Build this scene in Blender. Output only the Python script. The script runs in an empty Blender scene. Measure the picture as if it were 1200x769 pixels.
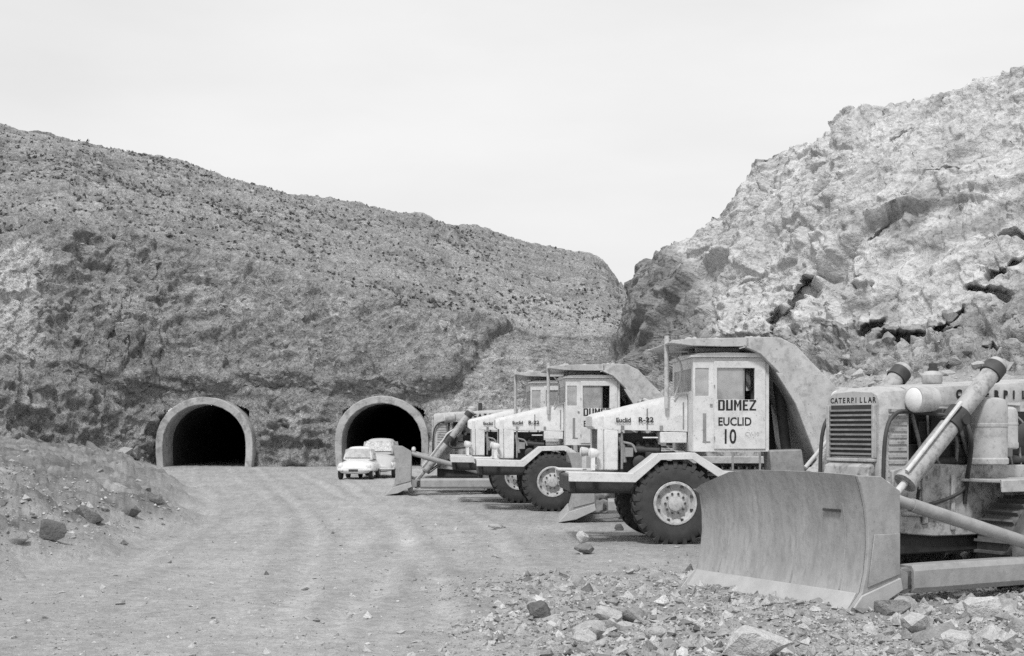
import bpy, bmesh, math, random
import numpy as np
from mathutils import Vector, Matrix

random.seed(7)
rng = np.random.default_rng(11)
R = math.radians
SC = bpy.context.scene
COL = SC.collection
F, HC, CX, HY = 1600.0, 2.2, 600.0, 503.0      # focal length in photo pixels, eye height, horizon row

# ------------------------------------------------------------------ camera, light, colour
cam = bpy.data.objects.new('camera', bpy.data.cameras.new('camera'))
COL.objects.link(cam)
cam.location = (0, 0, HC)
cam.rotation_euler = (R(90), 0, 0)
cam.data.sensor_width = 36.0
cam.data.lens = 36.0 * F / 1200.0
cam.data.shift_y = (HY - 384.5) / 1200.0
cam.data.clip_end = 6000
SC.camera = cam
SC.view_settings.view_transform = 'Standard'
SC.view_settings.look = 'None'
SC.view_settings.exposure = 0.0
SC.view_settings.gamma = 1.0
SC.view_settings.use_curve_mapping = False
try:
    SC.cycles.use_denoising = False
    SC.cycles.max_bounces = 5
    SC.cycles.diffuse_bounces = 3
except Exception:
    pass

SUN_EL, SUN_AZ = 54.0, 196.0      # azimuth measured clockwise from +y: behind the camera, to the left
sd = Vector((math.sin(R(SUN_AZ)) * math.cos(R(SUN_EL)), math.cos(R(SUN_AZ)) * math.cos(R(SUN_EL)), math.sin(R(SUN_EL))))
sun = bpy.data.objects.new('sun', bpy.data.lights.new('sun', 'SUN'))
COL.objects.link(sun)
sun.rotation_euler = sd.to_track_quat('Z', 'Y').to_euler()
sun.data.energy = 2.6
sun.data.angle = R(9)
sun.data.color = (1, 1, 1)

W = bpy.data.worlds.new('World')
SC.world = W
W.use_nodes = True
nt = W.node_tree
nt.nodes.clear()
out = nt.nodes.new('ShaderNodeOutputWorld')
bg = nt.nodes.new('ShaderNodeBackground')
bg.inputs['Strength'].default_value = 0.1
sky = nt.nodes.new('ShaderNodeTexSky')
sky.sky_type = 'NISHITA'
sky.sun_disc = False
sky.sun_elevation = R(SUN_EL)
sky.sun_rotation = R(SUN_AZ)
bw = nt.nodes.new('ShaderNodeRGBToBW')
nt.links.new(sky.outputs[0], bw.inputs[0])
tc = nt.nodes.new('ShaderNodeTexCoord')
mp = nt.nodes.new('ShaderNodeMapping')
mp.inputs['Scale'].default_value = (1.0, 1.0, 3.2)
nz = nt.nodes.new('ShaderNodeTexNoise')
nz.inputs['Scale'].default_value = 2.2
nz.inputs['Detail'].default_value = 5
nt.links.new(tc.outputs['Generated'], mp.inputs['Vector'])
nt.links.new(mp.outputs[0], nz.inputs['Vector'])
mr = nt.nodes.new('ShaderNodeMapRange')      # thin high cloud, brightness of the veil
mr.inputs['From Min'].default_value = 0.3
mr.inputs['From Max'].default_value = 0.7
mr.inputs['To Min'].default_value = 8.3
mr.inputs['To Max'].default_value = 10.0
nt.links.new(nz.outputs['Fac'], mr.inputs['Value'])
mx = nt.nodes.new('ShaderNodeMix')
mx.data_type = 'FLOAT'
mx.inputs['Factor'].default_value = 0.9
nt.links.new(bw.outputs[0], mx.inputs['A'])
nt.links.new(mr.outputs[0], mx.inputs['B'])
nt.links.new(mx.outputs['Result'], bg.inputs['Color'])
nt.links.new(bg.outputs[0], out.inputs['Surface'])

# ------------------------------------------------------------------ numpy noise
def _hash(ix, iy, iz, seed):
    h = (ix.astype(np.int64) * 374761393 + iy.astype(np.int64) * 668265263 + iz.astype(np.int64) * 2147483647 + seed * 974711) & 0xffffffff
    h = ((h ^ (h >> 13)) * 1274126177) & 0xffffffff
    h = ((h ^ (h >> 16)) * 2246822519) & 0xffffffff
    return h ^ (h >> 15)

def noise(p, seed=0):
    """gradient noise, p (N,3) -> about -1..1"""
    i = np.floor(p).astype(np.int64)
    f = p - i
    u = f * f * f * (f * (f * 6 - 15) + 10)
    res = 0
    for dx in (0, 1):
        wx = u[:, 0] if dx else 1 - u[:, 0]
        for dy in (0, 1):
            wy = u[:, 1] if dy else 1 - u[:, 1]
            for dz in (0, 1):
                wz = u[:, 2] if dz else 1 - u[:, 2]
                h = _hash(i[:, 0] + dx, i[:, 1] + dy, i[:, 2] + dz, seed)
                gx = (h & 1023) / 511.5 - 1
                gy = ((h >> 10) & 1023) / 511.5 - 1
                gz = ((h >> 20) & 1023) / 511.5 - 1
                res = res + wx * wy * wz * (gx * (f[:, 0] - dx) + gy * (f[:, 1] - dy) + gz * (f[:, 2] - dz))
    return res * 1.5

def fbm(p, octv=4, seed=0, gain=0.5):
    a, s, r = 1.0, 0.0, 0
    for o in range(octv):
        r = r + a * noise(p * (2.03 ** o) + 17.3 * o, seed + o)
        s += a
        a *= gain
    return r / s

def ridged(p, octv=3, seed=0):
    a, s, r = 1.0, 0.0, 0
    for o in range(octv):
        r = r + a * (1 - 2 * np.abs(noise(p * (2.03 ** o) + 9.1 * o, seed + o)))
        s += a
        a *= 0.5
    return r / s

def cells(p, seed=0):
    """nearest-cell random value (0..1) and F2-F1: fractured blocks"""
    i = np.floor(p).astype(np.int64)
    f = p - i
    b1 = np.full(len(p), 9.0)
    b2 = np.full(len(p), 9.0)
    val = np.zeros(len(p))
    for dx in (-1, 0, 1):
        for dy in (-1, 0, 1):
            for dz in (-1, 0, 1):
                h = _hash(i[:, 0] + dx, i[:, 1] + dy, i[:, 2] + dz, seed)
                d = (dx + (h & 1023) / 1023 - f[:, 0]) ** 2 + (dy + ((h >> 10) & 1023) / 1023 - f[:, 1]) ** 2 + (dz + ((h >> 20) & 1023) / 1023 - f[:, 2]) ** 2
                v = ((h * 7919) & 0xffff) / 65535.0
                m = d < b1
                b2 = np.where(m, b1, np.minimum(b2, d))
                val = np.where(m, v, val)
                b1 = np.where(m, d, b1)
    return val, np.sqrt(b2) - np.sqrt(b1)

def facets(p, seed=0, tilt=0.9):
    """tilted planes per cell: jointed rock"""
    i = np.floor(p).astype(np.int64)
    f = p - i
    b1 = np.full(len(p), 9.0)
    val = np.zeros(len(p))
    for dx in (-1, 0, 1):
        for dy in (-1, 0, 1):
            for dz in (-1, 0, 1):
                h = _hash(i[:, 0] + dx, i[:, 1] + dy, i[:, 2] + dz, seed)
                ox, oy, oz = dx + (h & 1023) / 1023 - f[:, 0], dy + ((h >> 10) & 1023) / 1023 - f[:, 1], dz + ((h >> 20) & 1023) / 1023 - f[:, 2]
                d = ox * ox + oy * oy + oz * oz
                k = (h * 2654435761) & 0xffffffff
                v = (k & 255) / 255 - 0.5 + tilt * (((k >> 8) & 255) / 127.5 - 1) * ox + tilt * (((k >> 16) & 255) / 127.5 - 1) * oy + tilt * (((k >> 24) & 255) / 127.5 - 1) * oz
                m = d < b1
                val = np.where(m, v, val)
                b1 = np.where(m, d, b1)
    return val

def blur(a, shape, n=1):
    a = a.reshape(shape).copy()
    for _ in range(n):
        a[1:-1] = (a[:-2] + 2 * a[1:-1] + a[2:]) / 4
        a[:, 1:-1] = (a[:, :-2] + 2 * a[:, 1:-1] + a[:, 2:]) / 4
    return a.ravel()

def sstep(a, b, x):
    t = np.clip((x - a) / (b - a), 0, 1)
    return t * t * (3 - 2 * t)

# ------------------------------------------------------------------ materials (all neutral: the photograph is black and white)
def g3(v):
    return (v, v, v, 1)

def new_mat(name):
    m = bpy.data.materials.new(name)
    m.use_nodes = True
    n = m.node_tree
    b = n.nodes['Principled BSDF']
    return m, n, b

def terrain_mat(name, scales, amts, bump_scales, bump, rough=0.95):
    """albedo = attribute 'tone' times several noise octaves of mineral speckle"""
    m, n, b = new_mat(name)
    L = n.links.new
    at = n.nodes.new('ShaderNodeAttribute')
    at.attribute_name = 'tone'
    geo = n.nodes.new('ShaderNodeNewGeometry')
    cur = at.outputs['Fac']
    for s, a in zip(scales, amts):
        t = n.nodes.new('ShaderNodeTexNoise')
        t.inputs['Scale'].default_value = s
        t.inputs['Detail'].default_value = 3
        t.inputs['Roughness'].default_value = 0.65
        L(geo.outputs['Position'], t.inputs['Vector'])
        r = n.nodes.new('ShaderNodeMapRange')
        r.inputs['From Min'].default_value = 0.3
        r.inputs['From Max'].default_value = 0.7
        r.inputs['To Min'].default_value = 1 - a
        r.inputs['To Max'].default_value = 1 + a
        L(t.outputs['Fac'], r.inputs['Value'])
        mu = n.nodes.new('ShaderNodeMath')
        mu.operation = 'MULTIPLY'
        L(cur, mu.inputs[0])
        L(r.outputs[0], mu.inputs[1])
        cur = mu.outputs[0]
    L(cur, b.inputs['Base Color'])
    b.inputs['Roughness'].default_value = rough
    b.inputs['Specular IOR Level'].default_value = 0.15
    prev = None
    for s, d in zip(bump_scales, bump):
        t = n.nodes.new('ShaderNodeTexNoise')
        t.inputs['Scale'].default_value = s
        t.inputs['Detail'].default_value = 4
        t.inputs['Roughness'].default_value = 0.7
        L(geo.outputs['Position'], t.inputs['Vector'])
        bu = n.nodes.new('ShaderNodeBump')
        bu.inputs['Strength'].default_value = 1.0
        bu.inputs['Distance'].default_value = d
        L(t.outputs['Fac'], bu.inputs['Height'])
        if prev is not None:
            L(prev, bu.inputs['Normal'])
        prev = bu.outputs['Normal']
    if prev is not None:
        L(prev, b.inputs['Normal'])
    return m

def object_mat(name, base, rough=0.6, var=0.15, scale=3.0, dust=0.0, dust_tone=0.36, metal=0.0, stretch=None, stains=0.0, stain_tone=0.1, bump=0.0, bump_scale=30, spec=0.35, chips=0.0):
    """painted or bare surface with mottling, settled dust on upward faces, stains and chips"""
    m, n, b = new_mat(name)
    L = n.links.new
    tcx = n.nodes.new('ShaderNodeTexCoord')
    oi = n.nodes.new('ShaderNodeObjectInfo')
    ad = n.nodes.new('ShaderNodeVectorMath')
    ad.operation = 'MULTIPLY_ADD'
    cmb = n.nodes.new('ShaderNodeCombineXYZ')
    for k in range(3):
        L(oi.outputs['Random'], cmb.inputs[k])
    L(cmb.outputs[0], ad.inputs[0])
    ad.inputs[1].default_value = (37, 23, 11)
    L(tcx.outputs['Object'], ad.inputs[2])
    mpn = n.nodes.new('ShaderNodeMapping')
    L(ad.outputs[0], mpn.inputs['Vector'])
    if stretch:
        mpn.inputs['Scale'].default_value = stretch
    def tex(s, det=4, rg=0.65, src=None):
        t = n.nodes.new('ShaderNodeTexNoise')
        t.inputs['Scale'].default_value = s
        t.inputs['Detail'].default_value = det
        t.inputs['Roughness'].default_value = rg
        L(src or mpn.outputs[0], t.inputs['Vector'])
        return t.outputs['Fac']
    def rng_(v, a, b_, lo, hi):
        r = n.nodes.new('ShaderNodeMapRange')
        for k, q in zip(('From Min', 'From Max', 'To Min', 'To Max'), (a, b_, lo, hi)):
            r.inputs[k].default_value = q
        L(v, r.inputs['Value'])
        return r.outputs[0]
    def mix(f, a, b_):
        x = n.nodes.new('ShaderNodeMix')
        x.data_type = 'FLOAT'
        for key, v in (('Factor', f), ('A', a), ('B', b_)):
            if hasattr(v, 'is_linked'):
                L(v, x.inputs[key])
            else:
                x.inputs[key].default_value = v
        return x.outputs['Result']
    cur = rng_(tex(scale), 0.3, 0.7, base * (1 - var), base * (1 + var))
    if stains:
        f = rng_(tex(scale * 2.3, 6, 0.78), 0.48, 0.62, 0.0, stains)
        cur = mix(f, cur, stain_tone)
    if chips:
        f = rng_(tex(scale * 9, 3, 0.7, ad.outputs[0]), 0.64, 0.68, 0.0, chips)
        cur = mix(f, cur, 0.12)
    if dust:
        geo = n.nodes.new('ShaderNodeNewGeometry')
        sp = n.nodes.new('ShaderNodeSeparateXYZ')
        L(geo.outputs['Normal'], sp.inputs[0])
        up = rng_(sp.outputs['Z'], -0.1, 0.8, 0.25, 1.0)
        ns = rng_(tex(scale * 1.7, 5, 0.7, ad.outputs[0]), 0.35, 0.65, 0.15, 1.0)
        mu = n.nodes.new('ShaderNodeMath')
        mu.operation = 'MULTIPLY'
        L(up, mu.inputs[0])
        L(ns, mu.inputs[1])
        m2 = n.nodes.new('ShaderNodeMath')
        m2.operation = 'MULTIPLY'
        L(mu.outputs[0], m2.inputs[0])
        m2.inputs[1].default_value = dust
        cur = mix(m2.outputs[0], cur, dust_tone)
    L(cur, b.inputs['Base Color'])
    L(rng_(tex(scale * 4), 0.3, 0.7, max(0.05, rough - 0.12), min(1, rough + 0.12)), b.inputs['Roughness'])
    b.inputs['Metallic'].default_value = metal
    b.inputs['Specular IOR Level'].default_value = spec
    if bump:
        bu = n.nodes.new('ShaderNodeBump')
        bu.inputs['Strength'].default_value = 1
        bu.inputs['Distance'].default_value = bump
        L(tex(bump_scale, 4, 0.65, ad.outputs[0]), bu.inputs['Height'])
        L(bu.outputs[0], b.inputs['Normal'])
    return m

def glass_mat(name):
    m, n, b = new_mat(name)
    L = n.links.new
    n.nodes.remove(b)
    o = n.nodes['Material Output']
    tr = n.nodes.new('ShaderNodeBsdfTransparent')
    tr.inputs[0].default_value = g3(0.62)
    gl = n.nodes.new('ShaderNodeBsdfGlossy')
    gl.inputs['Roughness'].default_value = 0.08
    gl.inputs['Color'].default_value = g3(0.9)
    df = n.nodes.new('ShaderNodeBsdfDiffuse')
    df.inputs['Color'].default_value = g3(0.6)
    m1 = n.nodes.new('ShaderNodeMixShader')
    m1.inputs[0].default_value = 0.22
    L(tr.outputs[0], m1.inputs[1])
    L(gl.outputs[0], m1.inputs[2])
    m2 = n.nodes.new('ShaderNodeMixShader')      # road dust lying on the pane
    tcx = n.nodes.new('ShaderNodeTexCoord')
    t = n.nodes.new('ShaderNodeTexNoise')
    t.inputs['Scale'].default_value = 4
    L(tcx.outputs['Object'], t.inputs['Vector'])
    r = n.nodes.new('ShaderNodeMapRange')
    for k, q in zip(('From Min', 'From Max', 'To Min', 'To Max'), (0.3, 0.7, 0.3, 0.62)):
        r.inputs[k].default_value = q
    L(t.outputs['Fac'], r.inputs['Value'])
    L(r.outputs[0], m2.inputs[0])
    L(m1.outputs[0], m2.inputs[1])
    L(df.outputs[0], m2.inputs[2])
    L(m2.outputs[0], o.inputs['Surface'])
    return m

M = {}
M['paint'] = object_mat('white_paint', 0.68, 0.55, 0.1, 2.2, dust=0.42, dust_tone=0.46, stains=0.3, stain_tone=0.3, chips=0.6)
M['body'] = object_mat('worn_body_paint', 0.48, 0.7, 0.18, 2.0, dust=0.35, dust_tone=0.42, stains=0.65, stain_tone=0.24, chips=0.8, bump=0.004, bump_scale=12)
M['dozer'] = object_mat('dozer_paint', 0.45, 0.6, 0.16, 2.5, dust=0.5, dust_tone=0.46, stains=0.62, stain_tone=0.22, chips=0.7)
M['ram'] = object_mat('greasy_ram_paint', 0.4, 0.5, 0.2, 3.5, dust=0.5, dust_tone=0.44, stains=0.8, stain_tone=0.12)
M['dirty'] = object_mat('dirty_guard_steel', 0.44, 0.8, 0.25, 2.0, dust=0.35, dust_tone=0.38, stains=0.85, stain_tone=0.1, bump=0.006, bump_scale=9)
M['steel'] = object_mat('blade_steel', 0.33, 0.65, 0.2, 2.0, dust=0.35, dust_tone=0.4, stretch=(1, 2.2, 0.75), stains=0.6, stain_tone=0.22, bump=0.008, bump_scale=9, chips=0.3)
M['edge'] = object_mat('worn_cutting_edge', 0.42, 0.55, 0.12, 3, stains=0.25, stain_tone=0.3, bump=0.002)
M['dark'] = object_mat('oily_dark_metal', 0.045, 0.6, 0.4, 4, dust=0.35, dust_tone=0.16)
M['grey'] = object_mat('grey_metal', 0.25, 0.6, 0.25, 4, dust=0.4, dust_tone=0.34, stains=0.4)
M['pipe'] = object_mat('bright_pipe_metal', 0.6, 0.35, 0.1, 5, metal=0.0, stains=0.2)
M['rubber'] = object_mat('tyre_rubber', 0.042, 0.85, 0.3, 4, dust=0.42, dust_tone=0.17, bump=0.003)
M['rim'] = object_mat('rim_paint', 0.5, 0.6, 0.15, 6, dust=0.3, stains=0.5, stain_tone=0.15)
M['track'] = object_mat('track_steel', 0.1, 0.7, 0.3, 5, dust=0.6, dust_tone=0.26)
M['glass'] = glass_mat('dusty_glass')
M['black_paint'] = object_mat('black_lettering', 0.02, 0.7, 0.3, 8)
M['lamp'] = object_mat('lamp_glass', 0.75, 0.12, 0.05, 8, spec=0.8)
M['car'] = object_mat('cream_car_paint', 0.68, 0.3, 0.04, 3, dust=0.2, dust_tone=0.55, spec=0.5)
M['car_grey'] = object_mat('pale_grey_car_paint', 0.48, 0.35, 0.06, 3, dust=0.3, dust_tone=0.45, spec=0.5)
M['car_glass'] = object_mat('car_window_glass', 0.4, 0.15, 0.3, 4, spec=0.7)
M['concrete'] = object_mat('portal_concrete', 0.4, 0.9, 0.22, 0.8, dust=0.15, stains=0.65, stain_tone=0.14, bump=0.02, bump_scale=4)
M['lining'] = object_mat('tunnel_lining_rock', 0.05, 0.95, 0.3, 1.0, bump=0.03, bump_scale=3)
M['hill'] = terrain_mat('scrub_hillside', (0.35, 2.2, 6.0), (0.1, 0.22, 0.36), (2.0, 6.0), (0.32, 0.2))
M['cliff'] = terrain_mat('broken_rock', (0.35, 1.6, 6.0), (0.1, 0.16, 0.24), (1.4, 5.0), (0.18, 0.12))
M['ground'] = terrain_mat('gravel_ground', (0.25, 1.6, 9.0, 40.0), (0.07, 0.08, 0.13, 0.2), (3.0, 14.0, 60.0), (0.06, 0.03, 0.012))
M['rock'] = terrain_mat('loose_rock', (2.0, 9.0, 40.0), (0.1, 0.15, 0.15), (6.0, 25.0), (0.06, 0.02))
M['scrub'] = object_mat('scrub_leaves', 0.16, 0.9, 0.4, 0.5)

# ------------------------------------------------------------------ tagging and mesh helpers
def tag(o, label=None, cat=None, group=None, kind=None):
    if label: o['label'] = label
    if cat: o['category'] = cat
    if group: o['group'] = group
    if kind: o['kind'] = kind
    return o

def empty(name, loc=(0, 0, 0), rz=0.0):
    o = bpy.data.objects.new(name, None)
    COL.objects.link(o)
    o.location = loc
    o.rotation_euler = (0, 0, rz)
    o.empty_display_size = 0.3
    return o

def copy_tree(o, parent=None):
    c = o.copy()
    COL.objects.link(c)
    c.parent = parent
    for ch in list(o.children):
        copy_tree(ch, c)
    return c

class MB:
    def __init__(s):
        s.v, s.f = [], []
    def add(s, vs, fs):
        b = len(s.v)
        s.v += [tuple(p) for p in vs]
        s.f += [tuple(b + i for i in f) for f in fs]
        return s
    def box(s, lo, hi, rot=None, piv=None):
        x0, y0, z0 = lo
        x1, y1, z1 = hi
        vs = [Vector(p) for p in ((x0, y0, z0), (x1, y0, z0), (x1, y1, z0), (x0, y1, z0), (x0, y0, z1), (x1, y0, z1), (x1, y1, z1), (x0, y1, z1))]
        if rot is not None:
            c = Vector(piv) if piv is not None else (Vector(lo) + Vector(hi)) / 2
            vs = [c + rot @ (p - c) for p in vs]
        return s.add(vs, [(0, 3, 2, 1), (4, 5, 6, 7), (0, 1, 5, 4), (1, 2, 6, 5), (2, 3, 7, 6), (3, 0, 4, 7)])
    def prism(s, poly, y0, y1):
        """polygon in (x,z) extruded from y0 to y1"""
        n = len(poly)
        vs = [(p[0], y0, p[1]) for p in poly] + [(p[0], y1, p[1]) for p in poly]
        fs = [tuple(range(n)), tuple(range(2 * n - 1, n - 1, -1))]
        fs += [(i, i + n, (i + 1) % n + n, (i + 1) % n) for i in range(n)]
        return s.add(vs, fs)
    def strip(s, a, b, y0, y1):
        """closed band between polylines a and b (x,z), extruded y0..y1"""
        n = len(a)
        vs = [(p[0], y0, p[1]) for p in a] + [(p[0], y0, p[1]) for p in b] + [(p[0], y1, p[1]) for p in a] + [(p[0], y1, p[1]) for p in b]
        A, B, C, D = 0, n, 2 * n, 3 * n
        fs = []
        for i in range(n - 1):
            fs += [(A + i, A + i + 1, B + i + 1, B + i), (C + i, D + i, D + i + 1, C + i + 1),
                   (A + i, C + i, C + i + 1, A + i + 1), (B + i, B + i + 1, D + i + 1, D + i)]
        fs += [(A, B, D, C), (A + n - 1, C + n - 1, D + n - 1, B + n - 1)]
        return s.add(vs, fs)
    def tube(s, p0, p1, r0, r1=None, n=14, cap=True):
        r1 = r0 if r1 is None else r1
        p0, p1 = Vector(p0), Vector(p1)
        d = (p1 - p0).normalized()
        u = d.orthogonal().normalized()
        w = d.cross(u)
        vs = []
        for p, r in ((p0, r0), (p1, r1)):
            for k in range(n):
                a = 2 * math.pi * k / n
                vs.append(p + (u * math.cos(a) + w * math.sin(a)) * r)
        fs = [(k, (k + 1) % n, n + (k + 1) % n, n + k) for k in range(n)]
        if cap:
            fs += [tuple(range(n - 1, -1, -1)), tuple(range(n, 2 * n))]
        return s.add(vs, fs)
    def poly(s, pts, r, n=8):
        pts = [Vector(p) for p in pts]
        # resample with Catmull-Rom for round bends
        P = [pts[0]] + pts + [pts[-1]]
        q = []
        for i in range(1, len(P) - 2):
            for k in range(5):
                t = k / 5
                q.append(0.5 * ((2 * P[i]) + (P[i + 1] - P[i - 1]) * t + (2 * P[i - 1] - 5 * P[i] + 4 * P[i + 1] - P[i + 2]) * t * t + (3 * P[i] - P[i - 1] - 3 * P[i + 1] + P[i + 2]) * t ** 3))
        q.append(pts[-1])
        ref = Vector((0.3, 0.9, 0.2)).normalized()
        vs, fs = [], []
        for i, p in enumerate(q):
            d = (q[min(i + 1, len(q) - 1)] - q[max(i - 1, 0)]).normalized()
            u = d.cross(ref)
            u = u.normalized() if u.length > 1e-4 else d.orthogonal().normalized()
            w = d.cross(u)
            for k in range(n):
                a = 2 * math.pi * k / n
                vs.append(p + (u * math.cos(a) + w * math.sin(a)) * r)
        for i in range(len(q) - 1):
            for k in range(n):
                fs.append((i * n + k, i * n + (k + 1) % n, (i + 1) * n + (k + 1) % n, (i + 1) * n + k))
        fs += [tuple(range(n - 1, -1, -1)), tuple(range((len(q) - 1) * n, len(q) * n))]
        return s.add(vs, fs)
    def lathe(s, prof, c=(0, 0, 0), axis='y', n=32, cap=True):
        """prof: list of (radius, offset along axis)"""
        vs, fs = [], []
        for r, o in prof:
            for k in range(n):
                a = 2 * math.pi * k / n
                ca, sa = r * math.cos(a), r * math.sin(a)
                p = {'y': (ca, o, sa), 'x': (o, ca, sa), 'z': (ca, sa, o)}[axis]
                vs.append((p[0] + c[0], p[1] + c[1], p[2] + c[2]))
        for i in range(len(prof) - 1):
            for k in range(n):
                fs.append((i * n + k, (i + 1) * n + k, (i + 1) * n + (k + 1) % n, i * n + (k + 1) % n))
        if cap:
            fs += [tuple(range(n)), tuple(range(len(prof) * n - 1, (len(prof) - 1) * n - 1, -1))]
        return s.add(vs, fs)
    def loft(s, secs, closed=True, cap=True):
        n = len(secs[0])
        vs = [p for sec in secs for p in sec]
        fs = []
        m = n if closed else n - 1
        for i in range(len(secs) - 1):
            for k in range(m):
                fs.append((i * n + k, i * n + (k + 1) % n, (i + 1) * n + (k + 1) % n, (i + 1) * n + k))
        if cap:
            fs += [tuple(range(n - 1, -1, -1)), tuple(range((len(secs) - 1) * n, len(secs) * n))]
        return s.add(vs, fs)
    def panel(s, u0, u1, z0, z1, holes, y0, y1, plane='y'):
        """wall slab in the x-z plane (or y-z with plane='x') between y0 and y1, with rectangular holes"""
        us = sorted({u0, u1} | {h[0] for h in holes} | {h[1] for h in holes})
        zs = sorted({z0, z1} | {h[2] for h in holes} | {h[3] for h in holes})
        nu, nz_ = len(us) - 1, len(zs) - 1
        solid = [[not any(h[0] <= (us[i] + us[i + 1]) / 2 <= h[1] and h[2] <= (zs[j] + zs[j + 1]) / 2 <= h[3] for h in holes) for j in range(nz_)] for i in range(nu)]
        P = (lambda u, y, z: (u, y, z)) if plane == 'y' else (lambda u, y, z: (y, u, z))
        def q(a, b, c, d):
            s.add([a, b, c, d], [(0, 1, 2, 3)])
        for i in range(nu):
            for j in range(nz_):
                if not solid[i][j]:
                    continue
                a, b, c, d = us[i], us[i + 1], zs[j], zs[j + 1]
                q(P(a, y0, c), P(b, y0, c), P(b, y0, d), P(a, y0, d))
                q(P(a, y1, c), P(a, y1, d), P(b, y1, d), P(b, y1, c))
                if i == 0 or not solid[i - 1][j]: q(P(a, y0, c), P(a, y0, d), P(a, y1, d), P(a, y1, c))
                if i == nu - 1 or not solid[i + 1][j]: q(P(b, y0, c), P(b, y1, c), P(b, y1, d), P(b, y0, d))
                if j == 0 or not solid[i][j - 1]: q(P(a, y0, c), P(a, y1, c), P(b, y1, c), P(b, y0, c))
                if j == nz_ - 1 or not solid[i][j + 1]: q(P(a, y0, d), P(b, y0, d), P(b, y1, d), P(a, y1, d))
        return s
    def build(s, name, mat, parent=None, smooth=True, bevel=0.0, angle=35, sub=0):
        me = bpy.data.meshes.new(name)
        me.from_pydata(s.v, [], s.f)
        bm = bmesh.new()
        bm.from_mesh(me)
        bmesh.ops.remove_doubles(bm, verts=bm.verts, dist=1e-5)
        bmesh.ops.recalc_face_normals(bm, faces=bm.faces)
        bm.to_mesh(me)
        bm.free()
        if smooth:
            me.polygons.foreach_set('use_smooth', [True] * len(me.polygons))
            me.set_sharp_from_angle(angle=R(angle))
        me.materials.append(mat if not isinstance(mat, str) else M[mat])
        o = bpy.data.objects.new(name, me)
        COL.objects.link(o)
        o.parent = parent
        if bevel:
            b = o.modifiers.new('bevel', 'BEVEL')
            b.width = bevel
            b.segments = 2
            b.limit_method = 'ANGLE'
            b.angle_limit = R(40)
        if sub:
            d = o.modifiers.new('sub', 'SUBSURF')
            d.levels = d.render_levels = sub
        return o

def lettering(name, text, height, org, ax, up, parent, mat='black_paint', bold=0.0, sx=1.0, pitch=None, lift=0.004):
    """text as a thin mesh; org is its lower-left corner, ax/up its reading and upward directions"""
    ax, up = Vector(ax), Vector(up)
    nrm = ax.cross(up)
    mb = MB()
    def run(tx, shift):
        cu = bpy.data.curves.new('t', 'FONT')
        cu.body = tx
        cu.size = height / 0.70
        cu.offset = bold
        cu.extrude = 0.002
        cu.resolution_u = 3
        ob = bpy.data.objects.new('t', cu)
        COL.objects.link(ob)
        bpy.context.view_layer.update()
        me = bpy.data.meshes.new_from_object(ob.evaluated_get(bpy.context.evaluated_depsgraph_get()))
        vs = [Vector(org) + ax * (v.co.x * sx + shift) + up * v.co.y + nrm * (v.co.z + lift) for v in me.vertices]
        mb.add(vs, [tuple(p.vertices) for p in me.polygons])
        bpy.data.objects.remove(ob)
        bpy.data.curves.remove(cu)
        bpy.data.meshes.remove(me)
    if pitch:
        for i, ch in enumerate(text):
            run(ch, i * pitch)
    else:
        run(text, 0)
    return mb.build(name, mat, parent, smooth=False)

def grid_obj(name, P, tone, mat, keep=None, smooth=True):
    """P (rows, cols, 3) -> one sheet with a per-vertex 'tone' (mineral albedo)"""
    nr, nc = P.shape[:2]
    idx = np.arange(nr * nc).reshape(nr, nc)
    q = np.stack([idx[:-1, :-1], idx[:-1, 1:], idx[1:, 1:], idx[1:, :-1]], -1).reshape(-1, 4)
    if keep is not None:
        q = q[keep.reshape(-1)]
    me = bpy.data.meshes.new(name)
    me.vertices.add(nr * nc)
    me.vertices.foreach_set('co', P.reshape(-1).astype(np.float32))
    me.loops.add(q.size)
    me.loops.foreach_set('vertex_index', q.reshape(-1).astype(np.int32))
    me.polygons.add(len(q))
    me.polygons.foreach_set('loop_start', np.arange(0, q.size, 4, dtype=np.int32))
    me.update(calc_edges=True)
    me.polygons.foreach_set('use_smooth', np.full(len(q), smooth))
    at = me.attributes.new('tone', 'FLOAT', 'POINT')
    at.data.foreach_set('value', tone.reshape(-1).astype(np.float32))
    me.materials.append(M[mat])
    o = bpy.data.objects.new(name, me)
    COL.objects.link(o)
    return o

def normals(P):
    du = np.gradient(P, axis=1)
    dv = np.gradient(P, axis=0)
    n = np.cross(du, dv)
    n /= np.linalg.norm(n, axis=-1, keepdims=True) + 1e-9
    return n

def sheet(Xs, D, Z, counts):
    """profiles through control points D,Z (K, NX) for azimuth columns Xs"""
    rows_d, rows_z, seg = [], [], []
    for k, c in enumerate(counts):
        t = np.linspace(0, 1, c, endpoint=(k == len(counts) - 1))[:, None]
        rows_d.append(D[k] * (1 - t) + D[k + 1] * t)
        rows_z.append(Z[k] * (1 - t) + Z[k + 1] * t)
        seg.append(np.repeat(k + t, D.shape[1], 1))
    d, z, sg = np.concatenate(rows_d), np.concatenate(rows_z), np.concatenate(seg)
    x = (Xs - CX)[None, :] / F * d
    return np.stack([x, d, z], -1), sg

def zrow(Y, D):
    return HC + (HY - Y) * D / F

# ------------------------------------------------------------------ ground
def toe(d):      # foot of the spoil bank on the left
    return np.interp(d, [8, 21, 23, 29, 36, 52, 78, 90], [-7.6, -7.9, -7.1, -7.2, -8.2, -12.3, -20.5, -22.0])

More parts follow.
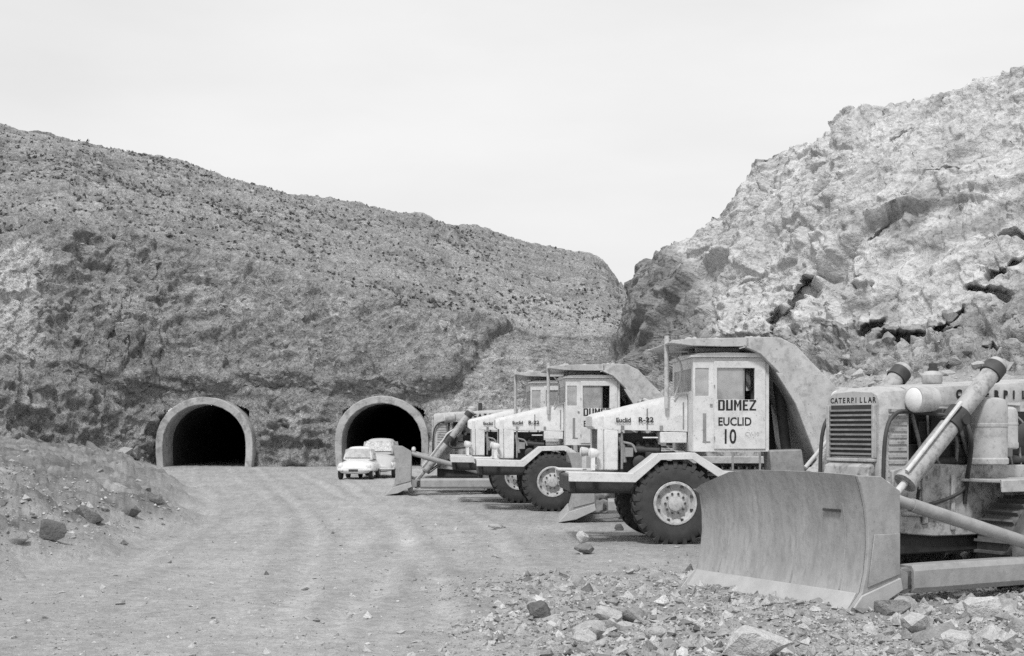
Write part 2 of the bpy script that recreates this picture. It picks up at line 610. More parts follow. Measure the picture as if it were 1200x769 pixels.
def ruts(x, y):
    """wheel tracks: signed distance, strength, half width"""
    p = np.stack([x, y, 0 * x], -1)
    wv = 0.12 * noise(p / 7.0, 15) + 0.03 * noise(p / 1.5, 18)
    main = np.interp(y, [5, 13.2, 20, 28, 36, 50, 70, 90], [-1.0, -1.5, -2.0, -3.0, -4.6, -7.6, -12.0, -16.5])
    east = np.interp(y, [5, 13.2, 18, 24, 32, 45, 60, 80], [-1.6, -1.2, -0.9, -0.9, -1.6, -4.0, -6.6, -7.6])
    west = np.interp(y, [5, 13.2, 18, 24, 32, 45, 60, 80], [-3.0, -3.6, -4.6, -5.4, -6.2, -9.0, -13.2, -17.6])
    o_ = []
    for c_, st in ((main, 1.0), (east, 0.9), (west, 0.7)):
        gate = st * (0.45 + 0.55 * sstep(-0.3, 0.3, noise(p / np.array([3.0, 6.0, 1]), 19)))
        o_ += [(x - c_ - wv - 0.95, gate, 0.17), (x - c_ - wv + 0.95, gate, 0.17)]
    return o_

def ground_z(x, y, fine=True):
    x, y = np.asarray(x, float), np.asarray(y, float)
    p = np.stack([x, y, 0 * x], -1)
    wob = noise(p / 3.0, 3) * 0.9 + noise(p / 1.1, 4) * 0.35
    into = toe(y) - x + wob
    b = np.clip(into, 0, None)
    bank = 2.1 * (1 - np.exp(-b * 0.2)) * sstep(9, 20, y)
    bm = sstep(0, 1.6, into)
    rub = sstep(-1.2, 1.0, x + noise(p / 2.0, 5) * 1.1 + 0.06 * (y - 14)) * (1 - sstep(18.0, 22.5, y + noise(p / 1.6, 6) * 1.6 - 0.2 * np.clip(x - 2, 0, 5)))
    z = bank + 0.05 * noise(p / 5.0, 7) + bm * (0.4 * fbm(p / 1.7, 4, 8)) + rub * (0.05 + 0.1 * fbm(p / 0.8, 3, 9))
    if fine:
        v, e = cells(p / 0.55, 12)
        z = z + (bm * 0.22 + rub * 0.08) * (v - 0.4) * sstep(0, 0.25, e)
        v, e = cells(p / 0.2, 13)
        z = z + bm * 0.09 * fbm(p / 0.35, 3, 17)
        z = z + (bm * 0.09 + rub * 0.06) * (v - 0.4) * sstep(0, 0.25, e)
        # wheel ruts of the haul road
        for k_, d_, w_ in ruts(x, y):
            z = z - 0.03 * d_ * np.exp(-(k_ / w_) ** 2) + 0.018 * d_ * np.exp(-((np.abs(k_) - 1.7 * w_) / (0.6 * w_)) ** 2)
        z = z + 0.012 * noise(p / 0.25, 14) + 0.006 * noise(p / 0.1, 16)
    return z, bm, rub

GX = np.concatenate([np.linspace(-1400, -80, 160, endpoint=False), np.linspace(-80, 1290, 1250, endpoint=False), np.linspace(1290, 2600, 160)])
GY = np.concatenate([np.linspace(3000, 1000, 30, endpoint=False), np.linspace(1000, 545, 370, endpoint=False), np.linspace(545, 526, 24)])
gd = HC * F / (GY - HY)
xx = (GX - CX)[None, :] / F * gd[:, None]
yy = np.repeat(gd[:, None], len(GX), 1)
gz, bmask, rmask = ground_z(xx.ravel(), yy.ravel())
P = np.stack([xx, yy, gz.reshape(xx.shape)], -1)
pf = P.reshape(-1, 3).copy()
pf[:, 2] = 0
road = 0.34 + 0.05 * fbm(pf / np.array([0.7, 9.0, 1]), 3, 20) + 0.05 * fbm(pf / 2.6, 4, 21)
ctr = -2.2 - 0.055 * (pf[:, 1] - 14)
road = road + 0.03 * np.exp(-((pf[:, 0] - ctr) / 2.6) ** 2)
for k_, d_, w_ in ruts(pf[:, 0], pf[:, 1]):
    road = road + 0.055 * d_ * np.exp(-(k_ / (1.3 * w_)) ** 2) - 0.04 * d_ * np.exp(-((np.abs(k_) - 2.2 * w_) / w_) ** 2)
yard = sstep(0.5, 3.0, pf[:, 0] - np.interp(pf[:, 1], [13, 18, 24, 32, 45, 60], [0.2, 0.6, 0.8, 0.2, -2.4, -4.5]) + 0.8 * noise(pf / 2.5, 27))
road = road * (1 - 0.14 * yard) - 0.08 * sstep(0.1, 0.5, fbm(pf / 1.6, 4, 28)) * (0.4 + yard)
tone = road * (1 - bmask) + bmask * (0.22 + 0.22 * fbm(pf / 1.6, 4, 22) + 0.1 * (cells(pf / 0.3, 26)[0] - 0.5)) 
tone = tone * (1 - rmask) + rmask * (0.32 + 0.16 * fbm(pf / 0.6, 4, 23))
v, e = cells(pf / 0.11, 25)      # pale and dark grit
tone = tone * (1 + 0.22 * (v - 0.5))
tag(grid_obj('ground', P, np.clip(tone, 0.12, 0.55), 'ground'), kind='structure')

far = MB()
far.add([(-3000, -3000, -2.2), (3000, -3000, -2.2), (3000, 3000, -2.2), (-3000, 3000, -2.2)], [(0, 1, 2, 3)])
ft = far.build('terrain', M['ground'], smooth=False)
at = ft.data.attributes.new('tone', 'FLOAT', 'POINT')
at.data.foreach_set('value', [0.33] * 4)
tag(ft, kind='structure')

# ------------------------------------------------------------------ hill with the cutting that holds the tunnels
TUN = [(-18.0, 80.0), (-7.62, 80.0)]
def arch(w, h, n=14):
    """horseshoe outline from the right foot over the crown to the left foot, (x,z)"""
    sp = h - w * 0.5 * 0.93
    pts = [(w / 2 * 0.97, -0.3), (w / 2, sp * 0.5)]
    for k in range(n + 1):
        a = math.pi * k / n
        pts.append((w / 2 * math.cos(a), sp + (h - sp) * math.sin(a)))
    pts += [(-w / 2, sp * 0.5), (-w / 2 * 0.97, -0.3)]
    return pts

HX = np.linspace(-650, 960, 1050)
I = lambda xs, ys: np.interp(HX, xs, ys)
d0 = I([-650, -200, 0, 60, 120, 165, 185, 505, 530, 560, 590, 650, 740, 960], [48, 60, 71, 74.5, 77.5, 79.8, 80.7, 80.7, 82, 88, 98, 110, 126, 132])
z1 = I([-650, 0, 100, 165, 510, 560, 600, 960], [7, 6, 5, 4.5, 4.5, 4, 3, 3])
d1 = d0 + I([-650, 0, 120, 170, 510, 560, 600, 960], [4, 3, 1.6, 0.5, 0.5, 2, 6, 8])
wv = 0.5 * np.sin(HX / 23.0) + 0.35 * np.sin(HX / 9.1 + 1) + 0.3 * np.sin(HX / 51.0 + 2)
z1 = z1 + 0.45 * wv * ((HX > 120) & (HX < 530))
lip = I([-650, 60, 150, 510, 560, 960], [0.3, 0.3, -0.55, -0.55, 0.0, 0.5]) + 0.25 * np.sin(HX / 14.0) * ((HX > 150) & (HX < 510))
d1b, z1b = d1 + lip, z1 + 0.9
Y2 = I([-650, -300, 0, 70, 150, 300, 440, 585, 650, 740, 960], [190, 250, 288, 268, 276, 322, 352, 386, 396, 404, 430])
d2 = I([-650, 0, 70, 180, 300, 440, 520, 590, 650, 740, 960], [66, 80, 82, 87, 87, 86, 87, 103, 118, 134, 140])
Y3 = I([-650, -300, 0, 100, 200, 300, 400, 500, 560, 620, 680, 703, 712, 718, 745, 790, 960], [20, 95, 150, 168, 194, 222, 245, 264, 276, 291, 303, 310, 320, 333, 349, 372, 440])
d3 = I([-650, 0, 300, 500, 700, 745, 960], [104, 114, 120, 130, 152, 160, 166])
hold = lambda a, x: np.where(HX > x, np.interp(x, HX, a), a)      # the cut face carried on past its corner
Dc = np.stack([hold(d0, 505), hold(d1, 505), hold(d1b, 505), hold(d2, 520), d3, d3 + 70])
zr = zrow(Y2, hold(d2, 520))
Zc = np.stack([0 * d0 - 1.0, hold(z1, 505), hold(z1b, 505), zr, zrow(Y3, d3), zrow(Y3, d3) - 18])
v0_ = I([-650, 480, 585, 740, 960], [77, 77, 78.5, 80, 86])
v2_ = I([-650, 480, 585, 740, 960], [87, 87, 89.5, 94, 104])
zt_ = zrow(Y2 + 2, v2_)
f1_, f2_ = 5.2 / (zt_ + 1), 6.4 / (zt_ + 1)
ramp_ = np.clip(HX - 585, 0, None) / 155 * 4.0
Dv = np.stack([v0_, 81.2 + ramp_, 82.0 + ramp_, v2_ - 1.5, d3, d3 + 70])
Zv = np.stack([0 * d0 - 1.0, 0 * d0 + 4.2, 0 * d0 + 5.4, zt_, zrow(Y3, d3), zrow(Y3, d3) - 18])
Pc, sg = sheet(HX, Dc, Zc, (70, 26, 150, 200, 20))
Pv, sg = sheet(HX, Dv, Zv, (70, 26, 150, 200, 20))
Yc_ = HY - (Pc[..., 2] - HC) * F / Pc[..., 1]
corner = np.interp(Yc_, [386, 470, 520], [588, 512, 500]) + 7 * noise(np.stack([Yc_ * 0 + 3.1, Yc_ / 14.0, sg * 0 + .5], -1).reshape(-1, 3), 44).reshape(sg.shape)
hw_ = 12 + 50 * np.clip(sg - 3, 0, 1)
wv_ = sstep(0, 1, (HX[None, :] - corner + hw_) / (2 * hw_))
dd = Pc[..., 1] * (1 - wv_) + Pv[..., 1] * wv_
zz = Pc[..., 2] * (1 - wv_) + Pv[..., 2] * wv_
P = np.stack([(HX[None, :] - CX) / F * dd, dd, zz], -1)
VAL = wv_.reshape(-1)
N = normals(P)
N[N[..., 1] > 0] *= -1
p = P.reshape(-1, 3)
s = sg.reshape(-1)
cut = (1 - sstep(2.95, 3.05, s)) * (1 - VAL)
strata = p.copy()      # beds dip down to the right
strata = np.stack([p[:, 0] / 9 + p[:, 2] / 6, p[:, 1] / 9, (p[:, 2] + 0.22 * p[:, 0] + 0.05 * p[:, 1]) / 1.3], -1)
bed = ridged(strata, 2, 31)
Xcol = np.tile(HX, P.shape[0])
terr = ridged(np.stack([p[:, 0] / 16, s * 11.0, p[:, 1] / 40], -1), 3, 38)
v1, e1 = cells(p / 1.7, 33)
v2, e2 = cells(p / 0.7, 34)
v3, e3 = cells(p / 0.36, 39)
low = fbm(p / 11.0, 3, 35)
lipzone = sstep(0.8, 1.0, s) * (1 - sstep(2.0, 2.12, s))
disp = low * 0.9 + cut * (1 - 0.6 * lipzone) * (0.4 * bed + blur(0.5 * facets(p / 3.4, 30) + 0.42 * facets(p / 1.4, 29) + 0.2 * facets(p / 0.6, 28), sg.shape, 1) + 0.22 * (v2 - 0.5) + 0.35 * ridged(p / 3.2, 3, 36)) \
    + (1 - cut) * (0.15 * bed + 0.65 * terr * (0.2 + 0.8 * sstep(2.9, 3.1, s)) + 0.1 * (v1 - 0.5) + 0.14 * (v2 - 0.5) + 0.4 * fbm(p / 2.6, 3, 37)) + 0.12 * (v3 - 0.5)
disp = disp * (1 - 0.8 * (4 * VAL * (1 - VAL)) * (s < 3))
near_portal = np.zeros(len(p))
for tx, ty in TUN:
    near_portal = np.maximum(near_portal, (1 - sstep(2.8, 3.3, np.abs(p[:, 0] - tx))) * (1 - sstep(3.9, 4.6, p[:, 2])))
disp = disp * (1 - 0.85 * near_portal) + 0.0
P = P + N * disp.reshape(sg.shape)[..., None]
p = P.reshape(-1, 3)
Xc = np.tile(HX, P.shape[0])
pale = (1 - sstep(10, 70, Xc + 20 * noise(p / 4.0, 40))) * sstep(1.2, 1.6, s) * (1 - sstep(2.85, 3.0, s))
base = 0.185 + 0.05 * bed * 0.5 + 0.05 * low
tone = np.where(cut > 0.5, 0.28, 0.265) + 0.045 * bed + 0.07 * fbm(p / 6, 3, 41) + 0.06 * (v2 - 0.5) + 0.07 * (v3 - 0.5) + (1 - cut) * 0.09 * terr * sstep(2.9, 3.1, s)
tone = tone * (1 + 0.3 * VAL * (1 - sstep(3.0, 3.6, s)))
bush = sstep(0.08, 0.3, noise(p / 0.9, 42)) * (1 - cut) * (1 - sstep(3.98, 4.0, s) * 0)
bush = bush * sstep(-0.3, 0.25, noise(np.stack([p[:, 0] / 9, s * 16, p[:, 1] / 40], -1), 51))
tone = tone * (1 - 0.26 * bush)
spots = (v1 > 0.93) & (e1 > 0.08)
tone = np.where(spots & (cut > 0.5), tone + 0.12, tone)
tone = tone * (1 - pale) + pale * 0.6
fx = 0.25 * (P[:-1, :-1] + P[1:, :-1] + P[:-1, 1:] + P[1:, 1:])
keep = np.ones(fx.shape[:2], bool)
for tx, ty in TUN:
    inside = (np.abs(fx[..., 0] - tx) < 2.45) & (fx[..., 2] < 3.1 + 0.7 * np.sqrt(np.clip(1 - ((fx[..., 0] - tx) / 2.5) ** 2, 0, 1))) & (fx[..., 1] < 84)
    keep &= ~(inside & (0.5 * (sg[:-1, :-1] + sg[1:, 1:]) < 1.0))
tag(grid_obj('hill', P, np.clip(tone, 0.05, 0.55), 'hill', keep), kind='structure')
HILL_P, HILL_N, HILL_S = P, N, sg

# scrub: low tufts on the natural slope, nobody could count them
tv, tf = [], []
cand = np.argwhere((sg > 3.02) & (sg < 4.0))
pick = cand[rng.integers(0, len(cand), 20000)]
hp_ = HILL_P[pick[:, 0], pick[:, 1]]
clump = 0.5 * noise(hp_ / 7.0, 50) + 0.6 * noise(np.stack([hp_[:, 0] / 9, HILL_S[pick[:, 0], pick[:, 1]] * 16, hp_[:, 1] / 40], -1), 51)
for (i, j), c in zip(pick, clump):
    if c < rng.uniform(-0.7, 0.5):
        continue
    o = HILL_P[i, j]
    if o[2] < 0.5: continue
    r = rng.uniform(0.08, 0.24) * (1.0 + 0.5 * c)
    h = r * rng.uniform(0.6, 1.2)
    for q in range(5):
        a, b_ = rng.uniform(0, 6.28), rng.uniform(0, 1)
        cx, cy, cz = o[0] + r * 0.6 * b_ * math.cos(a), o[1] + r * 0.6 * b_ * math.sin(a), o[2] - 0.05 + h * rng.uniform(0, 0.75)
        u = rng.normal(size=3); u /= np.linalg.norm(u)
        w = np.cross(u, rng.normal(size=3)); w /= np.linalg.norm(w)
        k = r * rng.uniform(0.35, 0.7)
        n0 = len(tv)
        tv += [(cx + k * u[0], cy + k * u[1], cz + k * u[2]), (cx - k * u[0] * 0.6 + k * w[0], cy - k * u[1] * 0.6 + k * w[1], cz - k * u[2] * 0.6 + k * w[2]),
               (cx - k * u[0] * 0.6 - k * w[0], cy - k * u[1] * 0.6 - k * w[1], cz - k * u[2] * 0.6 - k * w[2])]
        tf.append((n0, n0 + 1, n0 + 2))
sm = bpy.data.meshes.new('hillside_scrub')
sm.from_pydata(tv, [], tf)
sm.materials.append(M['scrub'])
so = bpy.data.objects.new('hillside_scrub', sm)
COL.objects.link(so)
tag(so, 'low dark scrub dotted over the long sloping hillside', 'scrub', kind='stuff')

# ------------------------------------------------------------------ tunnel portals
for (tx, ty), lab, w, h in zip(TUN, ('dark round topped tunnel mouth with open gravel in front, set under the broken ledge',
                                      'dark round topped tunnel mouth with two pale cars parked before it'), (4.85, 4.65), (3.65, 3.72)):
    root = empty('tunnel_portal', (tx, ty, 0))
    tag(root, lab, 'tunnel', 'tunnel mouths in the rock cutting')
    inn, outr = arch(w, h), arch(w + 0.82, h + 0.44)
    m = MB()
    n = len(inn)
    m.v = []
    a = [(q[0], -0.22, q[1]) for q in inn]
    b_ = [(q[0], -0.22, q[1]) for q in outr]
    c = [(q[0], 2.2, q[1]) for q in inn]
    d_ = [(q[0], 2.2, q[1]) for q in outr]
    fs = []
    for k in range(n - 1):
        fs += [(k, k + 1, n + k + 1, n + k), (n + k, n + k + 1, 3 * n + k + 1, 3 * n + k), (k, 2 * n + k, 2 * n + k + 1, k + 1)]
    m.add(a + b_ + c + d_, fs)
    m.build('portal_ring', 'concrete', root, bevel=0.04)
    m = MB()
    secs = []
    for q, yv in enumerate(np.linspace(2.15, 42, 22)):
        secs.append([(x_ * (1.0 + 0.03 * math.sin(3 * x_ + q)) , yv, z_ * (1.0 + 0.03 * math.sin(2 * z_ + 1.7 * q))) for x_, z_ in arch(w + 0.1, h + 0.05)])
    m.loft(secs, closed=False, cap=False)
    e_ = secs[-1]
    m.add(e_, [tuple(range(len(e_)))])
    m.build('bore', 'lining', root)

# ------------------------------------------------------------------ cliff on the right
KX = np.linspace(650, 2100, 1150)
I = lambda xs, ys: np.interp(KX, xs, ys)
d0 = I([650, 720, 800, 900, 1000, 1100, 1200, 1500, 2100], [84, 74, 63, 54, 47, 44, 42, 37, 30])
zb = I([650, 760, 860, 940, 2100], [0.8, 1.2, 2.0, 3.1, 3.3])
d1 = d0 + 2.6
d2 = d0 + 5.0
Y2 = I([650, 720, 800, 900, 940, 1200, 2100], [485, 470, 452, 442, 438, 437, 430])
Y3 = I([650, 690, 720, 760, 800, 900, 950, 1050, 1130, 1200, 1500, 2100], [480, 462, 446, 420, 405, 396, 388, 386, 376, 352, 320, 300])
d3 = d0 + 9.0
Y4 = I([650, 690, 706, 720, 732, 745, 760, 780, 800, 850, 868, 876, 900, 935, 978, 986, 1060, 1110, 1165, 1200, 1350, 2100],
       [490, 470, 440, 415, 378, 350, 322, 303, 293, 262, 222, 212, 197, 178, 153, 138, 125, 120, 107, 94, 60, 20])
d4 = I([650, 745, 850, 1000, 1200, 1500, 2100], [92, 88, 80, 69, 62, 58, 52])
Y4 = np.minimum(Y4, Y3 - 2)
D = np.stack([d0, d1, d2, d3, d4, d4 + 30])
Z = np.stack([0 * d0 - 1, zb, zrow(Y2, d2), zrow(Y3, d3), zrow(Y4, d4), zrow(Y4, d4) - 6])
P, sg = sheet(KX, D, Z, (40, 24, 90, 400, 20))
N = normals(P)
N[N[..., 1] > 0] *= -1
p = P.reshape(-1, 3)
s = sg.reshape(-1)
Xc = np.tile(KX, P.shape[0])
Yc = HY - (p[:, 2] - HC) * F / p[:, 1]
upper = sstep(2.7, 3.05, s)
# joints run up to the right
jt = np.stack([(p[:, 0] * 0.8 + p[:, 2] * 0.6) / 7, p[:, 1] / 7, (-p[:, 0] * 0.6 + p[:, 2] * 0.8) / 1.8], -1)
bed = ridged(jt, 3, 61)
warp = np.stack([noise(p / 2.2, 90), noise(p / 2.2, 91), noise(p / 2.2, 92)], -1)
v0, e0 = cells((p + 0.5 * warp) / 4.2, 62)
v1, e1 = cells((p + 0.5 * warp) / np.array([1.9, 1.9, 1.3]), 63)
v2, e2 = cells((p + 0.25 * warp) / 0.75, 64)
v3, e3 = cells((p + 0.1 * warp) / 0.32, 60)
low = fbm(p / 9.0, 3, 65)
fw = p + 0.35 * warp
jt2 = np.stack([fw[:, 0] * 0.85 + fw[:, 2] * 0.53, fw[:, 1], -fw[:, 0] * 0.53 + fw[:, 2] * 0.85], -1)
disp = low * 1.2 * sstep(2.2, 3.2, s) + upper * (0.35 * bed + blur(1.0 * facets(jt2 / np.array([7.5, 7.5, 3.6]), 55, 0.55) + 0.55 * facets(jt2 / np.array([3.2, 3.2, 1.5]), 56, 0.6), sg.shape, 3) + blur(0.24 * facets(jt2 / np.array([1.3, 1.3, 0.7]), 57, 0.7), sg.shape, 1) + 0.14 * facets(fw / 0.42, 58) + 0.28 * ridged(p / 2.6, 4, 66) + 0.08 * noise(p / 0.45, 67))
scree = sstep(1.9, 2.2, s) * (1 - upper)
disp += scree * (blur(0.6 * facets(fw / 1.5, 54, 0.6), sg.shape, 2) + 0.4 * (v1 - 0.4) * sstep(0, 0.2, e1) - 0.35 * (1 - sstep(0, 0.16, e1)) + 0.5 * (v2 - 0.5) * sstep(0, 0.2, e2) - 0.15 * (1 - sstep(0, 0.14, e2)) + 0.3 * fbm(p / 1.6, 3, 68) + 0.2 * (v3 - 0.5))
disp += (1 - sstep(1.7, 2.2, s)) * (0.1 * (v2 - 0.5) + 0.1 * noise(p / 1.2, 69))
# hollows under the overhanging blocks (real recesses pushed into the face)
back = np.zeros(len(p))
def hollow(cx, cy, rx, ry, depth, tilt=0.0, sharp=0.35):
    a = Xc - cx
    b = Yc - cy
    ca, sa = math.cos(tilt), math.sin(tilt)
    u, w = (a * ca + b * sa) / rx, (-a * sa + b * ca) / ry
    q = np.sqrt(u * u + w * w) + 0.22 * noise(p / 1.3, 70) + 0.2 * noise(p / 0.35, 71) + 0.45 * facets(jt2 / np.array([1.3, 1.3, 0.7]), 57, 0.7)
    back[:] = np.maximum(back, depth * (1 - sstep(1 - sharp, 1.0, q)))
for h_ in ((920, 378, 15, 20, 2.6, .5, .3), (940, 346, 9, 28, 2.6, .42, .3), (965, 368, 16, 5, 1.2, -.3, .4), (1022, 384, 26, 5, 1.6, -.45, .4), (1080, 388, 66, 4.5, 2.2, -.07, .4), (1118, 374, 20, 4, 1.2, -.7, .4),
           (1168, 347, 46, 6, 2.0, .22, .4), (1180, 318, 34, 5, 1.6, -.35, .4), (1192, 266, 46, 5, 1.2, -.38, .5), (1222, 393, 50, 5, 1.6, -.1, .4), (1050, 265, 46, 4, .8, -.5, .5),
           (1120, 214, 64, 3, .5, -.45, .6), (880, 330, 22, 4, .7, -.6, .5), (1000, 330, 32, 4, .7, -.3, .5), (960, 250, 40, 3, .5, -.8, .6), (1060, 170, 60, 3, .5, -.3, .6)):
    hollow(*h_[:4], h_[4] * 0.62, *h_[5:])
P = P + N * disp.reshape(sg.shape)[..., None]
back = blur(back, sg.shape, 1)
P = P * (1 + (back.reshape(sg.shape) / P[..., 1])[..., None] * np.array([1, 1, 0]))
p = P.reshape(-1, 3)
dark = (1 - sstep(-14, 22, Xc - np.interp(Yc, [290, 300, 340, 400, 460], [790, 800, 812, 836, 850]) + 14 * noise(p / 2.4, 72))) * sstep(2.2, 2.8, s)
tone = 0.475 + 0.07 * bed + 0.07 * fbm(p / 3, 3, 73) + 0.05 * facets(jt2 / np.array([1.3, 1.3, 0.7]), 57, 0.7) + 0.04 * (v3 - 0.5)
tone = np.where(s < 3.02, 0.31 + 0.12 * (v1 - 0.5) + 0.14 * (v2 - 0.5) + 0.1 * (v3 - 0.5), tone)
veg = sstep(0.2, 0.45, fbm(p / 3.0, 3, 74) + 0.25 * np.clip((300 - Yc) / 300, 0, 1) * 0) * upper
tone = tone * (1 - 0.38 * veg)
browny = np.exp(-((Xc - 1100) / 120) ** 2 - ((Yc - 268 - 0.0 * Xc) / 34) ** 2) * sstep(-0.1, 0.3, noise(p / 1.6, 76))
tone = tone * (1 - 0.5 * browny)
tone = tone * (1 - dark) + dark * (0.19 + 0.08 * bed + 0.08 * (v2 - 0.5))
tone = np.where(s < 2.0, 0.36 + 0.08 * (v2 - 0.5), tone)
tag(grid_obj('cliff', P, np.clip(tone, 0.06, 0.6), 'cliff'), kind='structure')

SCREE_P, SCREE_S = P, sg

# ------------------------------------------------------------------ loose rocks
def rock_mesh(seed, n=22, flat=0.75, rough=0.06, detail=2):
    r = random.Random(seed)
    bm = bmesh.new()
    for _ in range(n):
        v = Vector((r.gauss(0, 1), r.gauss(0, 1), r.gauss(0, 1))).normalized() * r.uniform(0.8, 1.05)
        bm.verts.new((v.x * r.uniform(0.9, 1.1), v.y * 0.85, v.z * flat))
    res = bmesh.ops.convex_hull(bm, input=bm.verts)
    bmesh.ops.delete(bm, geom=[g for g in res['geom_interior'] if isinstance(g, bmesh.types.BMVert)], context='VERTS')
    if detail:
        bmesh.ops.triangulate(bm, faces=bm.faces)
        bmesh.ops.subdivide_edges(bm, edges=bm.edges, cuts=detail, use_grid_fill=True)
        bm.normal_update()
        co = np.array([v.co for v in bm.verts])
        ds = rough * (fbm(co * 2.2 + seed * 3.7, 3, 80) * 2.0)
        nr = [v.normal.copy() for v in bm.verts]
        for v, d, q in zip(bm.verts, ds, nr):
            v.co += q * d
    me = bpy.data.meshes.new('rock')
    bm.to_mesh(me)
    bm.free()
    if detail:
        me.polygons.foreach_set('use_smooth', [True] * len(me.polygons))
        me.set_sharp_from_angle(angle=R(24))
    return me

def set_tone(me, val):
    a = me.attributes.new('tone', 'FLOAT', 'POINT')
    a.data.foreach_set('value', [val] * len(me.vertices))
    me.materials.append(M['rock'])
    return me

def at_px(X, Y, iters=4):
    """ground point seen at a photo pixel"""
    d = np.linspace(9, 90, 1600)
    x = (X - CX) / F * d
    z = ground_z(x, d, False)[0]
    k = int(np.argmax(HC + (HY - Y) * d / F <= z))
    return x[k], d[k], z[k]

def place_rock(X, Y, wpx, hpx, tone, label, seed, rz=0.0, tilt=(0, 0), group=None, sink=0.25, zoff=0.0):
    x, d, z = at_px(X, Y)
    sx = wpx * d / F / 2
    sz = hpx * d / F / (2 - 2 * sink * 0.5) / 0.75
    o = bpy.data.objects.new('rock', set_tone(rock_mesh(seed), tone))
    COL.objects.link(o)
    o.scale = (sx, sx * 0.9, sz)
    o.rotation_euler = (tilt[0], tilt[1], rz)
    o.location = (x, d + sx * 0.4, z + sz * 0.75 * (1 - sink) * 0.9 + zoff)
    tag(o, label, 'rock', group or 'large rocks lying on the ground')
    return o

place_rock(57, 634, 42, 30, 0.15, 'dark angular boulder on the spoil bank, the biggest one there', 3)
place_rock(152, 606, 26, 15, 0.16, 'grey boulder high on the rubble bank below the first tunnel mouth', 4)
place_rock(182, 592, 18, 12, 0.17, 'smaller grey boulder among rubble near the bank edge by the road', 5)
place_rock(20, 640, 30, 18, 0.3, 'pale slab half buried at the frame edge of the spoil bank', 6)
place_rock(632, 728, 40, 26, 0.14, 'dark brown lump of rock, darkest stone in the rubble', 7)
place_rock(684, 650, 28, 15, 0.2, 'dark squat stone on bare gravel carrying a pale stone on top', 8)
place_rock(683, 640, 17, 17, 0.55, 'pale stone balanced on top of a dark squat stone', 9, tilt=(0.4, 0.5), zoff=0.06)
place_rock(885, 772, 92, 40, 0.5, 'big pale flat topped rock in the rubble before the blade', 10)
place_rock(1157, 730, 62, 32, 0.5, 'big pale rounded rock beside the push arm of the large blade', 11)
place_rock(1075, 742, 44, 26, 0.45, 'pale blocky rock just behind the near corner of the large blade', 12)
place_rock(716, 732, 44, 22, 0.45, 'light grey sloping slab in the middle of the rubble', 13, tilt=(0.3, 0.3))
place_rock(690, 752, 46, 24, 0.4, 'light grey slab leaning low in the rubble beside the dark lump', 14, tilt=(0.35, -0.2))
place_rock(576, 731, 15, 13, 0.5, 'small white stone at the road edge of the rubble', 15)
place_rock(726, 622, 16, 8, 0.12, 'small black clod on gravel in front of the big tyre', 16)
place_rock(583, 620, 22, 7, 0.42, 'flat pale stone on gravel between road and truck wheels', 17)
place_rock(1128, 764, 50, 30, 0.47, 'white rock at the lower frame edge below the push arm', 18)
place_rock(770, 752, 34, 20, 0.42, 'medium grey block in the rubble short of the blade tip', 19)

MESHES = []
for k in range(14):
    for tn in (0.26, 0.34, 0.43):
        MESHES.append(set_tone(rock_mesh(100 + k, 18, 0.7, 0.07, 1), tn))
fp = lambda x, y: (-(x - 3.12) * 0.875 - (y - 17.4) * 0.484, (x - 3.12) * 0.484 - (y - 17.4) * 0.875)
DARKS = [set_tone(rock_mesh(140 + k, 18, 0.7, 0.08, 1), (0.17, 0.24, 0.31, 0.38)[k % 4]) for k in range(12)]
cnt = 0
tries = 0
while cnt < 185 and tries < 8000:
    tries += 1
    y = 1 / rng.uniform(1 / 22.0, 1 / 12.8)
    x = rng.uniform(-1.6, 7.5) * y / 14
    z, b, r_ = ground_z([x], [y], False)
    if r_[0] < rng.uniform(0.25, 0.9): continue
    fx_, fy_ = fp(x, y)
    if -6.5 < fx_ < 0.12 and abs(fy_) < 1.75: continue
    sz = min(0.055 + 0.045 * rng.pareto(1.7), 0.28) * (0.55 + 0.45 * min(1, (22 - y) / 6))
    o = bpy.data.objects.new('stone', MESHES[rng.integers(len(MESHES))])
    COL.objects.link(o)
    o.location = (x, y, z[0] + sz * 0.08)
    o.scale = (sz * rng.uniform(0.8, 1.3), sz * rng.uniform(0.8, 1.2), sz * rng.uniform(0.65, 1.0))
    o.rotation_euler = (rng.uniform(-0.5, 0.5), rng.uniform(-0.5, 0.5), rng.uniform(0, 6.28))
    tag(o, 'loose broken stone among the rubble strewn before the big blade', 'stone', 'loose stones in the rubble')
    cnt += 1
cnt = 0
while cnt < 112:
    Xp = rng.uniform(-40, 235)
    y = rng.uniform(20, 48)
    x = (Xp - CX) / F * y
    z, b, r_ = ground_z([x], [y], False)
    if b[0] < 0.6: continue
    sz = min(0.06 + 0.06 * rng.pareto(1.6), 0.36) * (1.2 if Xp > 80 else 0.8)
    o = bpy.data.objects.new('stone', DARKS[rng.integers(len(DARKS))])
    COL.objects.link(o)
    o.location = (x, y, z[0] - sz * 0.05)
    o.scale = (sz * rng.uniform(0.8, 1.4), sz, sz * rng.uniform(0.5, 0.9))
    o.rotation_euler = (rng.uniform(-0.5, 0.5), rng.uniform(-0.5, 0.5), rng.uniform(0, 6.28))
    tag(o, 'loose stone on the spoil bank beside the dirt road', 'stone', 'loose stones on the spoil bank')
    cnt += 1

